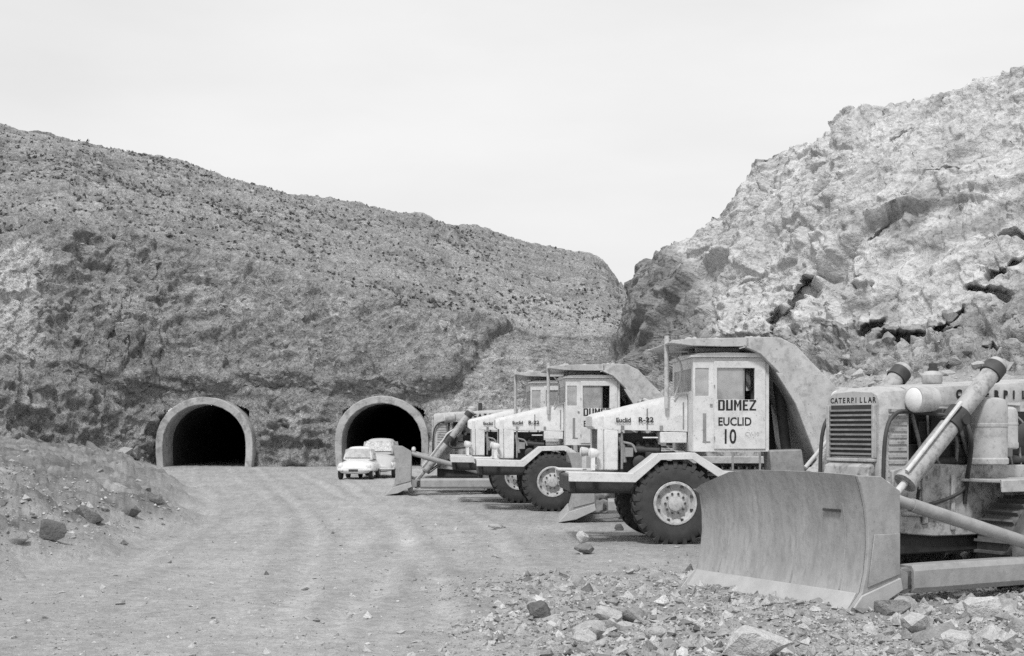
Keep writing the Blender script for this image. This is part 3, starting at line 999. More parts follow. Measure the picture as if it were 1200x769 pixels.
# blocks fallen along the foot of the cliff and the cutting, one mass
bv, bf, bt = [], [], []
hulls = []
for k in range(10):
    hm = rock_mesh(300 + k, 14, 0.75, 0.0, 0)
    hulls.append((np.array([v.co for v in hm.vertices]), [tuple(q.vertices) for q in hm.polygons]))
def blocks(Pg, sel, num, lo, sc, hi, t0, t1):
    cand = np.argwhere(sel)
    for i, j in cand[rng.integers(0, len(cand), num)]:
        o = Pg[i, j]
        r = min(lo + sc * rng.pareto(1.7), hi)
        hv, hf = hulls[rng.integers(10)]
        a = rng.uniform(0, 6.28)
        rot = np.array(Matrix.Rotation(a, 3, 'Z') @ Matrix.Rotation(rng.uniform(-.7, .7), 3, 'X'))
        q = (hv * (rng.uniform(.8, 1.3), rng.uniform(.8, 1.2), rng.uniform(.7, 1.1))) @ rot.T * r + o + np.array([0, -0.1 * r, 0.0])
        n0 = len(bv)
        bv.extend(map(tuple, q))
        bf.extend(tuple(n0 + k for k in f) for f in hf)
        bt.extend([float(rng.uniform(t0, t1))] * len(q))
blocks(SCREE_P, (SCREE_S > 2.0) & (SCREE_S < 3.03) & (KX[None, :] > 880) & (KX[None, :] < 1500), 420, 0.05, 0.05, 0.42, 0.22, 0.42)
blocks(SCREE_P, (SCREE_S > 1.2) & (SCREE_S < 2.1) & (KX[None, :] > 900) & (KX[None, :] < 1500), 250, 0.06, 0.06, 0.35, 0.28, 0.48)
blocks(HILL_P, (HILL_S > 0.25) & (HILL_S < 0.36) & (HX[None, :] > -100) & (HX[None, :] < 175), 160, 0.1, 0.1, 0.6, 0.2, 0.4)
blocks(HILL_P, (HILL_S > 1.9) & (HILL_S < 2.9) & (HX[None, :] > -100) & (HX[None, :] < 600), 350, 0.06, 0.05, 0.35, 0.2, 0.38)
me = bpy.data.meshes.new('scree')
me.from_pydata(bv, [], bf)
a_ = me.attributes.new('tone', 'FLOAT', 'POINT')
a_.data.foreach_set('value', bt)
me.materials.append(M['rock'])
bo = bpy.data.objects.new('scree', me)
COL.objects.link(bo)
tag(bo, 'broken rock fallen in heaps along the foot of the cliff and cutting', 'scree', kind='stuff')

# gravel and grit as one mass
gv, gf, gt = [], [], []
def pebble(x, y, z, r, tn):
    n0 = len(gv)
    pts = rng.normal(size=(6, 3))
    base = np.array([(1, 0, 0), (-1, 0, 0), (0, 1, 0), (0, -1, 0), (0, 0, 0.8), (0, 0, -0.8)]) + 0.28 * pts
    a = rng.uniform(0, 6.28)
    ca, sa = math.cos(a), math.sin(a)
    for b in base:
        gv.append((x + r * (b[0] * ca - b[1] * sa), y + r * (b[0] * sa + b[1] * ca), z + r * b[2]))
        gt.append(tn)
    for t in ((0, 2, 4), (2, 1, 4), (1, 3, 4), (3, 0, 4), (2, 0, 5), (1, 2, 5), (3, 1, 5), (0, 3, 5)):
        gf.append(tuple(n0 + q for q in t))
NP = 42000
py = 1 / rng.uniform(1 / 34.0, 1 / 12.6, NP)
px = (rng.uniform(-60, 1290, NP) - CX) / F * py
pz, pb, pr = ground_z(px, py, True)
dens = 0.07 + 0.95 * np.maximum(pr, pb * 0.9)
for x, y, z, q, r_ in zip(px, py, pz, dens, pr):
    if rng.uniform() > q: continue
    pebble(x, y, z + 0.004, min(0.012 + 0.012 * rng.pareto(2.2), 0.075) * (1.2 if r_ > 0.4 else 0.75) * (1.6 if x < toe(y) else 1.0), float(np.clip(rng.normal(0.38, 0.1), 0.14, 0.58)))
me = bpy.data.meshes.new('gravel')
me.from_pydata(gv, [], gf)
a_ = me.attributes.new('tone', 'FLOAT', 'POINT')
a_.data.foreach_set('value', gt)
me.materials.append(M['rock'])
go = bpy.data.objects.new('gravel', me)
COL.objects.link(go)
tag(go, 'loose gravel and grit scattered over the dirt ground', 'gravel', kind='stuff')

# ------------------------------------------------------------------ dump truck (local: +x forward, +y towards the driver's door, z up)
def make_wheel(name, parent, loc, flip, r=0.8, w=0.5):
    wh = MB()
    t = empty(name, loc)
    t.parent = parent
    if flip:
        t.rotation_euler = (0, 0, math.pi)
    h = w / 2
    ty = MB().lathe([(r * 0.50, -h * 0.8), (r * 0.54, -h * 0.98), (r * 0.7, -h * 1.02), (r * 0.86, -h), (r * 0.93, -h * 0.86), (r * 0.955, -h * 0.5), (r * 0.955, h * 0.5), (r * 0.93, h * 0.86),
                     (r * 0.86, h), (r * 0.7, h * 1.02), (r * 0.54, h * 0.98), (r * 0.50, h * 0.8)], n=48, cap=False)
    nl = 26
    for sgn in (-1, 1):
        for k in range(nl):
            a = 2 * math.pi * (k + (0.5 if sgn > 0 else 0)) / nl
            pts = []
            for (rr, yy_, da) in ((r * 0.945, sgn * h * 0.04, 0.1), (r, sgn * h * 0.04, 0.1), (r * 0.995, sgn * h * 0.93, 0.0), (r * 0.84, sgn * h * 1.05, -0.005), (r * 0.84, sgn * h * 0.9, -0.005), (r * 0.93, sgn * h * 0.8, 0.0)):
                pts.append((rr, yy_, da))
            vs = []
            for sd_ in (-0.055, 0.055):
                for rr, yy_, da in pts:
                    an = a + da + sd_ * (1.0 if rr > r * 0.9 else 0.8)
                    vs.append((rr * math.cos(an), yy_, rr * math.sin(an)))
            ty.add(vs, [(0, 1, 2, 3, 4, 5), (11, 10, 9, 8, 7, 6)] + [(i, i + 6, (i + 1) % 6 + 6, (i + 1) % 6) for i in range(6)])
    ty.build('tyre', 'rubber', t, angle=40)
    rm = MB().lathe([(r * 0.52, -h * 0.7), (r * 0.52, h * 0.96), (r * 0.50, h * 1.05), (r * 0.46, h * 1.05), (r * 0.44, h * 0.9), (r * 0.40, h * 0.72), (r * 0.36, h * 0.6), (r * 0.30, h * 0.66), (r * 0.24, h * 0.86), (r * 0.18, h * 0.9), (r * 0.17, h * 1.1), (r * 0.11, h * 1.16), (0.001, h * 1.17)], n=36, cap=False)
    rim = rm.build('rim', 'rim', t, angle=30)
    for k in range(10):
        hb = MB()
        a = 2 * math.pi * k / 10
        c = (r * 0.235 * math.cos(a), h * 0.8, r * 0.235 * math.sin(a))
        hb.tube(c, (c[0], h * 1.0, c[2]), r * 0.028, n=6)
        hb.build('wheel_nut', 'dark', rim)
    for k in range(8):
        hb = MB()
        a = 2 * math.pi * (k + 0.5) / 8
        c = (r * 0.42 * math.cos(a), h * 0.78, r * 0.42 * math.sin(a))
        hb.box((c[0] - 0.025, h * 0.7, c[2] - 0.025), (c[0] + 0.025, h * 0.98, c[2] + 0.025))
        hb.build('rim_clamp', 'dark', rim)
    return t

def make_truck():
    root = empty('dump_truck')
    # chassis and running gear
    m = MB()
    for sy in (-1, 1):
        m.box((-6.4, sy * 0.48 - 0.06, 0.95), (1.95, sy * 0.48 + 0.06, 1.25))
    for xq in (1.7, 0.4, -1.2, -2.9, -4.4, -5.8):
        m.box((xq - 0.08, -0.42, 1.0), (xq + 0.08, 0.42, 1.2))
    m.tube((0, -1.0, 0.8), (0, 1.0, 0.8), 0.11)
    m.lathe([(0.12, -0.35), (0.3, -0.15), (0.3, 0.15), (0.12, 0.35)], c=(-4.4, 0, 0.8))
    m.tube((-4.4, -1.2, 0.8), (-4.4, 1.2, 0.8), 0.15)
    m.tube((-4.2, 0, 0.9), (-0.6, 0, 1.05), 0.06)
    m.box((-0.9, 0.6, 0.75), (-0.4, 0.9, 1.1)).box((-0.7, 0.9, 0.95), (-0.5, 1.0, 1.6))
    m.build('chassis', 'dark', root, bevel=0.01)
    m = MB().prism([(1.84, 0.98), (1.96, 1.0), (1.98, 1.3), (1.86, 1.34)], -1.1, 1.1)
    m.build('bumper', 'dark', root, bevel=0.02)
    for sy in (1, -1):
        make_wheel('wheel', root, (0, sy * 1.2, 0.8), sy < 0)
    for sy in (1, -1):
        make_wheel('wheel', root, (-4.4, sy * 1.24, 0.8), sy < 0)
        make_wheel('wheel', root, (-4.4, sy * 0.7, 0.8), sy < 0)
    # mudguards
    top = [(2.02, 1.40), (0.82, 1.37), (0.34, 1.74), (-0.36, 1.76), (-0.90, 1.42), (-1.12, 1.40)]
    bot = [(2.02, 1.22), (0.76, 1.2), (0.28, 1.62), (-0.31, 1.63), (-0.84, 1.27), (-1.12, 1.32)]
    top2 = [(a, b - 0.004) for a, b in top]
    bot2 = [(a, b - 0.045) for a, b in top]
    for sy in (1, -1):
        m = MB()
        m.strip(top, bot, sy * 1.46, sy * 1.5)
        m.strip(top2, bot2, sy * 0.78, sy * 1.457)
        m.build('mudguard', 'paint', root, bevel=0.008, angle=20)
    # radiator
    m = MB()
    m.panel(-0.66, 0.66, 1.4, 2.46, [(-0.52, 0.52, 1.5, 2.3)], 1.26, 1.38, plane='x')
    m.box((0.98, -0.66, 1.4), (1.255, 0.66, 2.2))
    rad = m.build('radiator', 'paint', root, bevel=0.025)
    m = MB()
    for k in range(9):
        z = 1.54 + k * 0.085
        m.box((1.29, -0.52, z), (1.34, 0.52, z + 0.03))
    for k in range(5):
        yq = -0.44 + k * 0.22
        m.box((1.345, yq - 0.012, 1.5), (1.365, yq + 0.012, 2.3))
    m.build('grille', 'grey', rad)
    # bonnet, lofted with rounded shoulders
    def sec(x, w, z0, z1, rr):
        return [(x, -w, z0), (x, -w, z1 - rr), (x, -w + rr * 0.35, z1 - rr * 0.3), (x, -w + rr * 1.1, z1), (x, 0, z1 + 0.015), (x, w - rr * 1.1, z1), (x, w - rr * 0.35, z1 - rr * 0.3), (x, w, z1 - rr), (x, w, z0)]
    m = MB().loft([sec(1.48, 0.6, 2.26, 2.44, 0.06), sec(1.42, 0.64, 2.2, 2.49, 0.09), sec(1.15, 0.66, 2.19, 2.55, 0.12), sec(0.3, 0.7, 2.17, 2.76, 0.13), (sec(-0.36, 0.73, 2.15, 2.89, 0.13))])
    bon = m.build('bonnet', 'paint', root, bevel=0.0, angle=40)
    lettering('lettering', 'Euclid', 0.085, (1.03, 0.695, 2.335), (-1, 0.03, 0), (0, 0, 1), bon, bold=0.004, sx=1.0, lift=0.012)
    lettering('lettering', 'R-22', 0.095, (0.60, 0.712, 2.335), (-1, 0.03, 0), (0, 0, 1), bon, bold=0.004, sx=1.15, lift=0.012)
    for xq, zt in ((0.42, 2.60), (-0.28, 2.72)):
        wq = np.interp(xq, [-0.36, 0.3, 1.15], [0.73, 0.7, 0.66])
        MB().box((xq - 0.012, wq - 0.004, 2.2), (xq + 0.012, wq + 0.01, zt)).build('bonnet_strap', 'grey', bon)
    for xq in (0.9, 0.15):
        wq = np.interp(xq, [-0.36, 0.3, 1.15], [0.73, 0.7, 0.66])
        MB().box((xq - 0.03, wq - 0.004, 2.19), (xq + 0.03, wq + 0.03, 2.27)).build('latch', 'grey', bon)
    m = MB().box((-0.35, -0.72, 1.93), (0.17, 0.72, 2.145))
    m.box((0.2, 0.6, 2.02), (0.5, 0.68, 2.05))
    m.build('side_panel', 'paint', root, bevel=0.015)
    # engine in the open bay
    m = MB()
    m.box((0.1, -0.4, 1.3), (0.95, 0.4, 1.9)).box((0.2, -0.25, 1.9), (1.0, 0.25, 2.12))
    for k in range(5):
        m.tube((0.2 + k * 0.18, 0.25, 1.95), (0.2 + k * 0.18, 0.5, 1.85), 0.05, n=8)
    m.tube((0.15, 0.5, 1.78), (1.05, 0.5, 1.83), 0.07)
    m.lathe([(0.1, 0.4), (0.14, 0.42), (0.14, 0.6), (0.1, 0.62)], c=(0.55, 0, 1.55), n=16)
    m.tube((0.35, 0.52, 1.4), (0.35, 0.52, 1.75), 0.09)
    m.build('engine', 'dark', root, bevel=0.01)
    m = MB()
    m.poly([(1.0, 0.4, 2.05), (0.93, 0.52, 2.02), (0.88, 0.55, 1.85), (0.85, 0.55, 1.55)], 0.055)
    m.poly([(0.9, 0.58, 1.95), (0.7, 0.6, 1.9), (0.62, 0.6, 1.75)], 0.025)
    m.box((0.68, 0.5, 1.66), (0.84, 0.62, 1.84))
    m.tube((0.9, 0.6, 1.42), (0.9, 0.6, 2.15), 0.025)
    m.build('coolant_pipe', 'grey', root, bevel=0.008)
    # exhaust
    m = MB().tube((0.06, 0.8, 2.6), (0.06, 0.8, 4.0), 0.045, n=16)
    m.box((-0.36, 0.78, 3.68), (0.06, 0.81, 3.71))
    m.poly([(-0.1, 0.75, 2.8), (-0.22, 0.78, 3.2), (-0.22, 0.78, 3.45), (-0.1, 0.78, 3.62)], 0.022)
    m.build('exhaust_stack', 'rim', root)
    for sy in (1, -1):
        m = MB().lathe([(0.04, -0.13), (0.08, -0.08), (0.095, 0.0), (0.10, 0.05)], c=(1.5, sy * 0.8, 1.74), axis='x', n=20)
        m.box((1.45, sy * 0.8 - 0.05, 1.41), (1.53, sy * 0.8 + 0.05, 1.67))
        hl = m.build('headlight', 'paint', root)
        MB().lathe([(0.09, 0.055), (0.07, 0.07), (0.01, 0.08)], c=(1.5, sy * 0.8, 1.74), axis='x', n=20).build('lens', 'lamp', hl)
    # cab
    CU0, CU1, CZ0, CZ1 = -1.83, -0.372, 1.77, 3.56
    qw = (-0.67, -0.415, 2.83, 3.36)
    dw = (-1.55, -0.83, 2.76, 3.36)
    m = MB()
    m.panel(CU0, CU1, CZ0, CZ1, [qw, dw], 1.2, 1.25)
    m.panel(CU0, CU1, CZ0, CZ1, [qw, dw], -1.05, -1.0)
    m.panel(-0.997, 1.197, CZ0, CZ1, [(-0.9, 1.08, 2.93, 3.36)], CU1 - 0.05, CU1, plane='x')
    m.panel(-0.997, 1.197, CZ0, CZ1, [(-0.7, -0.1, 2.9, 3.36), (0.3, 0.9, 2.9, 3.36)], CU0, CU0 + 0.05, plane='x')
    m.box((CU0 + 0.05, -0.997, CZ0), (CU1 - 0.05, 1.197, CZ0 + 0.06))
    m.box((-1.07, 1.215, 3.45), (-1.06, 1.235, 3.46))
    cab = m.build('cab', 'paint', root, bevel=0.012)
    m = MB()
    ys = np.linspace(-1.12, 1.32, 9)
    secs = []
    for xq, dz in ((CU0 - 0.03, -0.02), (CU0 + 0.12, 0.02), (-1.0, 0.035), (CU1 - 0.1, 0.02), (CU1 + 0.07, -0.03)):
        secs.append([(xq, yq, CZ1 + 0.06 + dz + 0.05 * (1 - ((yq - 0.1) / 1.22) ** 2)) for yq in ys] + [(xq, yq, CZ1 + 0.003) for yq in ys[::-1]])
    m.loft(secs)
    m.build('roof', 'paint', cab, bevel=0.01)
    m = MB().box((dw[0], -1.035, dw[2]), (dw[1], -1.02, dw[3])).box((-0.9 + 0, 0, 0), (-0.9, 0, 0)) if False else MB().box((dw[0], -1.035, dw[2]), (dw[1], -1.02, dw[3]))
    m.build('window', 'glass', cab, smooth=False)
    MB().box((qw[0], 1.218, qw[2]), (qw[1], 1.232, qw[3])).build('quarter_window', 'glass', cab, smooth=False)
    MB().box((CU1 - 0.03, -0.9, 2.93), (CU1 - 0.018, 1.08, 3.36)).build('windscreen', 'glass', cab, smooth=False)
    m = MB().panel(-1.76, -0.77, 1.82, 3.49, [dw], 1.253, 1.278)
    door = m.build('door', 'paint', root, bevel=0.01)
    MB().box((-1.33, 1.224, dw[2]), (dw[1], 1.238, dw[3])).build('window', 'glass', door, smooth=False)
    MB().box((-1.36, 1.222, dw[2]), (-1.333, 1.24, dw[3])).build('window_frame', 'grey', door, smooth=False)
    MB().box((-0.74, 1.262, 2.655), (-0.69, 1.285, 2.68)).box((-0.725, 1.25, 2.66), (-0.705, 1.265, 2.675)).build('handle', 'grey', door)
    m = MB()
    lw, lh, st, gap = 0.128, 0.2, 0.04, 0.024
    u_ = -0.845
    def bar(pts):      # letter strokes as thin painted plates, u to the viewer's right
        n_ = len(pts)
        vs = [(u_ - a, y_, 2.555 + b) for y_ in (1.2785, 1.2835) for a, b in pts]
        m.add(vs, [tuple(range(n_)), tuple(range(2 * n_ - 1, n_ - 1, -1))] + [(k, k + n_, (k + 1) % n_ + n_, (k + 1) % n_) for k in range(n_)])
    R4 = lambda a, b, c, d: bar([(a, b), (c, b), (c, d), (a, d)])
    for ch in 'DUMEZ':
        w = lw * {'M': 1.12, 'E': 0.82}.get(ch, 1.0)
        if ch == 'D':
            R4(0, 0, st, lh); bar([(st, lh), (st, lh - 0.028), (w - st, lh - 0.028), (w - 0.02, lh)]); bar([(st, 0), (w - 0.02, 0), (w - st, 0.028), (st, 0.028)])
            bar([(w - st, 0.0282), (w - 0.02, 0.0002), (w, 0.02), (w, lh - 0.02), (w - 0.02, lh - 0.0002), (w - st, lh - 0.0282)])
        elif ch == 'U':
            R4(0, 0.0, st, lh); R4(w - st, 0.0, w, lh); R4(st, 0, w - st, 0.03)
        elif ch == 'M':
            R4(0, 0, st, lh); R4(w - st, 0, w, lh); bar([(st, lh), (st, lh - 0.06), (w / 2, 0.05), (w / 2, 0.11)]); bar([(w - st, lh), (w / 2, 0.11), (w / 2, 0.05), (w - st, lh - 0.06)])
        elif ch == 'E':
            R4(0, 0, st, lh); R4(st, 0, w, 0.03); R4(st, lh / 2 - 0.015, w - 0.015, lh / 2 + 0.015); R4(st, lh - 0.03, w, lh)
        else:
            R4(0, 0, w, 0.03); R4(0, lh - 0.03, w, lh); bar([(0, 0.0302), (st, 0.0302), (w, lh - 0.0302), (w - st, lh - 0.0302)])
        u_ -= w + gap
    m.build('lettering', 'black_paint', door, smooth=False)
    lettering('lettering', 'EUCLID', 0.155, (-0.84, 1.278, 2.27), (-1, 0, 0), (0, 0, 1), door, bold=0.004, sx=0.86)
    m = MB()
    m.box((-0.62, 1.253, 1.98), (-0.56, 1.262, 2.5)).box((-0.70, 1.253, 1.95), (-0.55, 1.262, 1.97))
    m.box((-0.78, 1.279, 3.0), (-0.765, 1.31, 3.04)).box((-0.78, 1.279, 2.0), (-0.765, 1.31, 2.06))
    m.build('hinge', 'grey', cab)
    m = MB().box((-1.6, 0.35, 2.1), (-1.15, 0.95, 2.25)).box((-1.7, 0.35, 2.25), (-1.55, 0.95, 2.95))
    m.build('seat', 'dark', root, bevel=0.03)
    m = MB()
    m.lathe([(0.19, -0.015), (0.21, 0.0), (0.19, 0.015)], c=(-0.72, 0.65, 2.72), axis='x', n=20)
    m.tube((-0.72, 0.65, 2.72), (-0.5, 0.65, 2.3), 0.03)
    m.build('steering_wheel', 'dark', root)
    # step, tank and ladder behind the front wheel
    m = MB().box((-1.75, 1.0, 1.36), (-0.96, 1.42, 1.41))
    for xq in (-1.1, -1.62):
        m.box((xq - 0.02, 1.38, 1.41), (xq + 0.02, 1.41, 1.768))
    m.box((-1.5, 1.0, 0.9), (-1.0, 1.42, 0.94))
    for xq in (-1.02, -1.48):
        m.box((xq - 0.02, 1.38, 0.94), (xq + 0.02, 1.41, 1.355))
    m.build('step', 'grey', root, bevel=0.006)
    MB().prism([(-2.5, 1.3), (-1.84, 1.3), (-1.8, 1.8), (-2.42, 1.82)], 0.85, 1.42).build('fuel_tank', 'grey', root, bevel=0.03)
    m = MB()
    m.tube((-2.4, 0.6, 1.2), (-2.15, 0.6, 3.2), 0.1, n=16)
    m.tube((-2.4, -0.6, 1.2), (-2.15, -0.6, 3.2), 0.1, n=16)
    m.build('hoist_cylinder', 'dark', root)
    # rock body with the canopy over the cab
    side = [(-2.78, 1.5), (-2.32, 2.72), (-1.95, 3.30), (-1.62, 3.62), (-1.35, 3.74), (-1.33, 3.95), (-2.0, 3.93), (-2.3, 3.78), (-2.55, 3.52), (-3.06, 3.0), (-6.6, 2.78), (-7.25, 2.3), (-6.8, 1.95), (-5.9, 1.5)]
    m = MB()
    for y0, y1 in ((1.36, 1.45), (-1.45, -1.36)):
        n_ = len(side)
        m.prism(side, y0, y1)
    fr = [(-2.78, 1.5), (-2.32, 2.72), (-1.95, 3.30), (-1.62, 3.62), (-1.35, 3.74)]
    fi = [(a - 0.08, b + 0.035) for a, b in fr]
    m.strip(fr, fi, -1.357, 1.357)
    fl = [(-2.78, 1.5), (-5.9, 1.5), (-6.8, 1.95), (-7.25, 2.3)]
    m.strip([(a - 0.1, b + 0.02) for a, b in fl], [(a - 0.1, b + 0.1) for a, b in fl], -1.355, 1.355)
    body = m.build('dump_body', 'body', root, bevel=0.012, angle=25)
    for y0, y1 in ((1.455, 1.53), (-1.53, -1.455)):
        m = MB()
        m.strip([(-3.1, 2.86), (-6.6, 2.64)], [(-3.1, 2.98), (-6.6, 2.76)], y0, y1)
        for xq, zt in ((-3.3, 2.84), (-4.1, 2.79), (-4.9, 2.74), (-5.7, 2.69)):
            m.box((xq - 0.07, y0, 1.52), (xq + 0.07, y1, zt))
        m.strip([(-2.70, 1.55), (-2.26, 2.7), (-1.9, 3.27)], [(-2.84, 1.55), (-2.42, 2.68), (-2.04, 3.24)], y0, y1)
        m.build('side_rib', 'body', body, bevel=0.01)
    m = MB()
    can_t = [(-1.4, 3.90), (-0.9, 3.89), (-0.3, 3.875), (0.1, 3.85)]
    can_b = [(-1.4, 3.78), (-0.9, 3.775), (-0.3, 3.79), (0.1, 3.82)]
    m.strip(can_t, can_b, -1.4, 1.4)
    for sy in (-1, 1):
        m.strip([(a, b + 0.03) for a, b in can_t[:3]] + [(0.08, 3.87)], [(a, b - 0.02) for a, b in can_b[:3]] + [(0.08, 3.82)], sy * 1.403, sy * 1.45)
    for yq in (-0.8, 0.0, 0.8):
        m.box((-1.35, yq - 0.05, 3.69), (-0.5, yq + 0.05, 3.77))
    m.build('canopy', 'body', body, bevel=0.01)
    # spoil lying on the canopy
    m = MB()
    rr = random.Random(5)
    for _ in range(26):
        c = Vector((rr.uniform(-2.0, -0.3), rr.uniform(-1.25, 1.3), 3.92))
        s_ = rr.uniform(0.03, 0.09)
        m.lathe([(s_ * 0.3, -s_ * 0.5), (s_, -s_ * 0.1), (s_ * 0.8, s_ * 0.5), (s_ * 0.2, s_ * 0.8)], c=c, axis='z', n=6)
    m.build('spoil', 'body', body, smooth=False)
    return root, door

truck, door = make_truck()
def put(o, loc, deg, label, cat, group):
    o.location = loc
    o.rotation_euler = (0, 0, R(deg))
    return tag(o, label, cat, group)
TG = 'white rock dump trucks parked in a row'
t2, t3 = copy_tree(truck), copy_tree(truck)
put(truck, (3.0, 27.14, 0), 183, 'white rock dump truck lettered DUMEZ with number 10 on its door', 'dump truck', TG)
put(t2, (1.0, 37.75, 0), 183, 'white rock dump truck standing between truck number 10 and the farthest truck', 'dump truck', TG)
put(t3, (0.12, 42.0, 0), 183, 'farthest white rock dump truck, its cab mostly hidden by the next bonnet', 'dump truck', TG)
lettering('lettering', '10', 0.27, (-0.92, 1.278, 1.93), (-1, 0, 0), (0, 0, 1), door, bold=0.006, sx=0.72)
lettering('lettering', 'CV-10', 0.08, (-1.36, 1.278, 2.07), (-1, 0, 0), (0, 0, 1), door, mat='body', sx=0.9)

# ------------------------------------------------------------------ bulldozer (local: +x forward, origin on the ground under the blade's cutting edge)
def make_dozer(cyl, rod):
    """cyl: lower and upper end (t, z) of the lift cylinders, rod: pin on the blade; t counts backwards"""
    root = empty('bulldozer')
    WB = 1.6
    # blade
    front = [(0.0, 0.0), (-0.13, 0.14), (-0.25, 0.27), (-0.315, 0.5), (-0.35, 0.8), (-0.345, 1.05), (-0.305, 1.3), (-0.24, 1.52), (-0.18, 1.66)]
    m = MB()
    ysec = [-1.57, -1.45, -1.1, -0.8, -0.3, 0.3, 0.8, 1.3, 1.57]
    ztop = [1.35, 1.43, 1.54, 1.63, 1.67, 1.675, 1.675, 1.665, 1.655]
    secs = []
    for yq, zt in zip(ysec, ztop):
        fpr = [(x_, min(z_, zt)) for x_, z_ in front]
        fpr = [(x_, z_ * 1.0 if z_ < 1.3 else 1.3 + (z_ - 1.3) * (zt - 1.3) / 0.36) for x_, z_ in front]
        secs.append([(x_, yq, z_) for x_, z_ in fpr] + [(x_ - 0.07, yq, z_ + (0.05 if i == 0 else 0)) for i, (x_, z_) in reversed(list(enumerate(fpr)))])
    m.loft(secs)
    blade = m.build('blade', 'steel', root, angle=30)
    fc = [q for q in front if 0.25 < q[1] < 1.5]
    for yq, dz_ in ((-1.12, 0.0), (1.24, 0.1), (0.35, 0.0)):
        pa = fc if dz_ else fc[:4]
        MB().strip([(a + 0.008, b) for a, b in pa], [(a - 0.01, b) for a, b in pa], yq - 0.012, yq + 0.012).build('weld_seam', 'steel', blade, bevel=0.004)
    MB().box((-0.31, 0.9, 1.2), (-0.29, 1.2, 1.23)).build('weld_seam', 'dark', blade)
    m = MB()
    m.strip([(0.022, -0.02), (-0.125, 0.145), (-0.212, 0.262)], [(-0.02, -0.02), (-0.14, 0.135), (-0.236, 0.262)], -1.56, 1.56)
    m.build('cutting_edge', 'edge', blade, bevel=0.006)
    endp = [(0.0, 0.0), (-0.13, 0.14), (-0.25, 0.27), (-0.315, 0.5), (-0.35, 0.8), (-0.345, 1.05), (-0.305, 1.3), (-0.24, 1.52), (-0.18, 1.655), (-0.55, 1.64), (-0.86, 1.46), (-0.86, 0.34)]
    lowp = [(a, b) if b < 1.3 else (a, 1.3 + (b - 1.3) * 0.2) for a, b in endp]
    for sy in (1, -1):
        m = MB().prism(endp if sy > 0 else lowp, sy * 1.575, sy * 1.63)
        ep = m.build('end_plate', 'steel', blade, bevel=0.012, angle=25)
        m = MB().prism([(0.025, -0.02), (-0.22, 0.24), (-0.84, 0.42), (-0.88, 0.27), (-0.4, 0.05)], sy * 1.633, sy * 1.665)
        m.build('corner_bit', 'edge', ep, bevel=0.012)
        m = MB().prism([(-0.43, 0.95), (-0.84, 0.95), (-0.84, 0.46), (-0.6, 0.4), (-0.33, 0.33)], sy * 1.633, sy * 1.65)
        m.build('wear_plate', 'steel', ep, bevel=0.006)
    m = MB()
    m.box((-0.8, -1.5, 0.42), (-0.42, 1.5, 0.62)).box((-0.7, -1.5, 1.2), (-0.42, 1.5, 1.36))
    for yq in (-1.2, -0.6, 0, 0.6, 1.2):
        m.box((-0.72, yq - 0.03, 0.62), (-0.41, yq + 0.03, 1.2))
    m.build('stiffener', 'steel', blade, bevel=0.01)
    # push arms and tilt braces
    for sy in (1, -1):
        sec_ = lambda x_, h_, w_: [(x_, sy * 1.42 + w_ * a, 0.37 + h_ * b) for a, b in ((-1, -0.6), (-0.7, -1), (0.7, -1), (1, -0.6), (1, 0.6), (0.7, 1), (-0.7, 1), (-1, 0.6))]
        m = MB().loft([sec_(-1.16, 0.17, 0.14), sec_(-1.5, 0.175, 0.15), sec_(-5.8, 0.175, 0.15)])
        arm = m.build('push_arm', 'steel', root, angle=25, bevel=0.01)
        m = MB().lathe([(0.16, -0.09), (0.16, 0.09)], c=(-1.06, sy * 1.42, 0.36), n=20)
        m.box((-1.17, sy * 1.42 - 0.09, 0.24), (-1.05, sy * 1.42 + 0.09, 0.48))
        m.prism([(-0.78, 0.2), (-0.78, 0.56), (-1.04, 0.46), (-1.04, 0.27)], sy * 1.42 - 0.16, sy * 1.42 - 0.1)
        m.prism([(-0.78, 0.2), (-0.78, 0.56), (-1.04, 0.46), (-1.04, 0.27)], sy * 1.42 + 0.1, sy * 1.42 + 0.16)
        m.build('trunnion', 'grey', arm, bevel=0.01)
        MB().tube((-1.06, sy * 1.32, 0.36), (-1.06, sy * 1.56, 0.36), 0.06, n=14).build('pin', 'dark', arm)
        m = MB().tube((-0.86, sy * 1.42, 1.38), (-1.35, sy * 1.42, 1.24), 0.07)
        m.tube((-1.25, sy * 1.42, 1.27), (-3.3, sy * 1.42, 0.72), 0.085)
        m.tube((-3.3, sy * 1.42, 0.72), (-4.1, sy * 1.42, 0.5), 0.065)
        m.lathe([(0.1, -0.07), (0.1, 0.07)], c=(-4.1, sy * 1.42, 0.52), n=14)
        m.build('tilt_brace', 'steel', root)
        MB().lathe([(0.005, -0.07), (0.06, -0.045), (0.075, 0), (0.06, 0.045), (0.005, 0.07)], c=(-0.93, sy * 1.3, 1.5), n=14).build('ball_joint', 'pipe', root)
    # radiator guard and grille
    m = MB()
    def nose(x_, w_, zt, rr):
        return [(x_, -w_, 1.05), (x_, -w_, zt - rr), (x_, -w_ + rr * 0.3, zt - rr * 0.3), (x_, -w_ + rr, zt), (x_, 0, zt + 0.02), (x_, w_ - rr, zt), (x_, w_ - rr * 0.3, zt - rr * 0.3), (x_, w_, zt - rr), (x_, w_, 1.05)]
    m.loft([nose(-1.62, 0.49, 2.68, 0.14), nose(-1.7, 0.53, 2.73, 0.16), nose(-2.1, 0.53, 2.76, 0.16)])
    guard = m.build('radiator_guard', 'dozer', root, angle=35)
    m = MB()
    for k in range(10):
        z = 1.86 + k * 0.064
        m.box((-1.611, -0.42, z), (-1.575, 0.42, z + 0.026), Matrix.Rotation(0.0, 3, 'Y'))
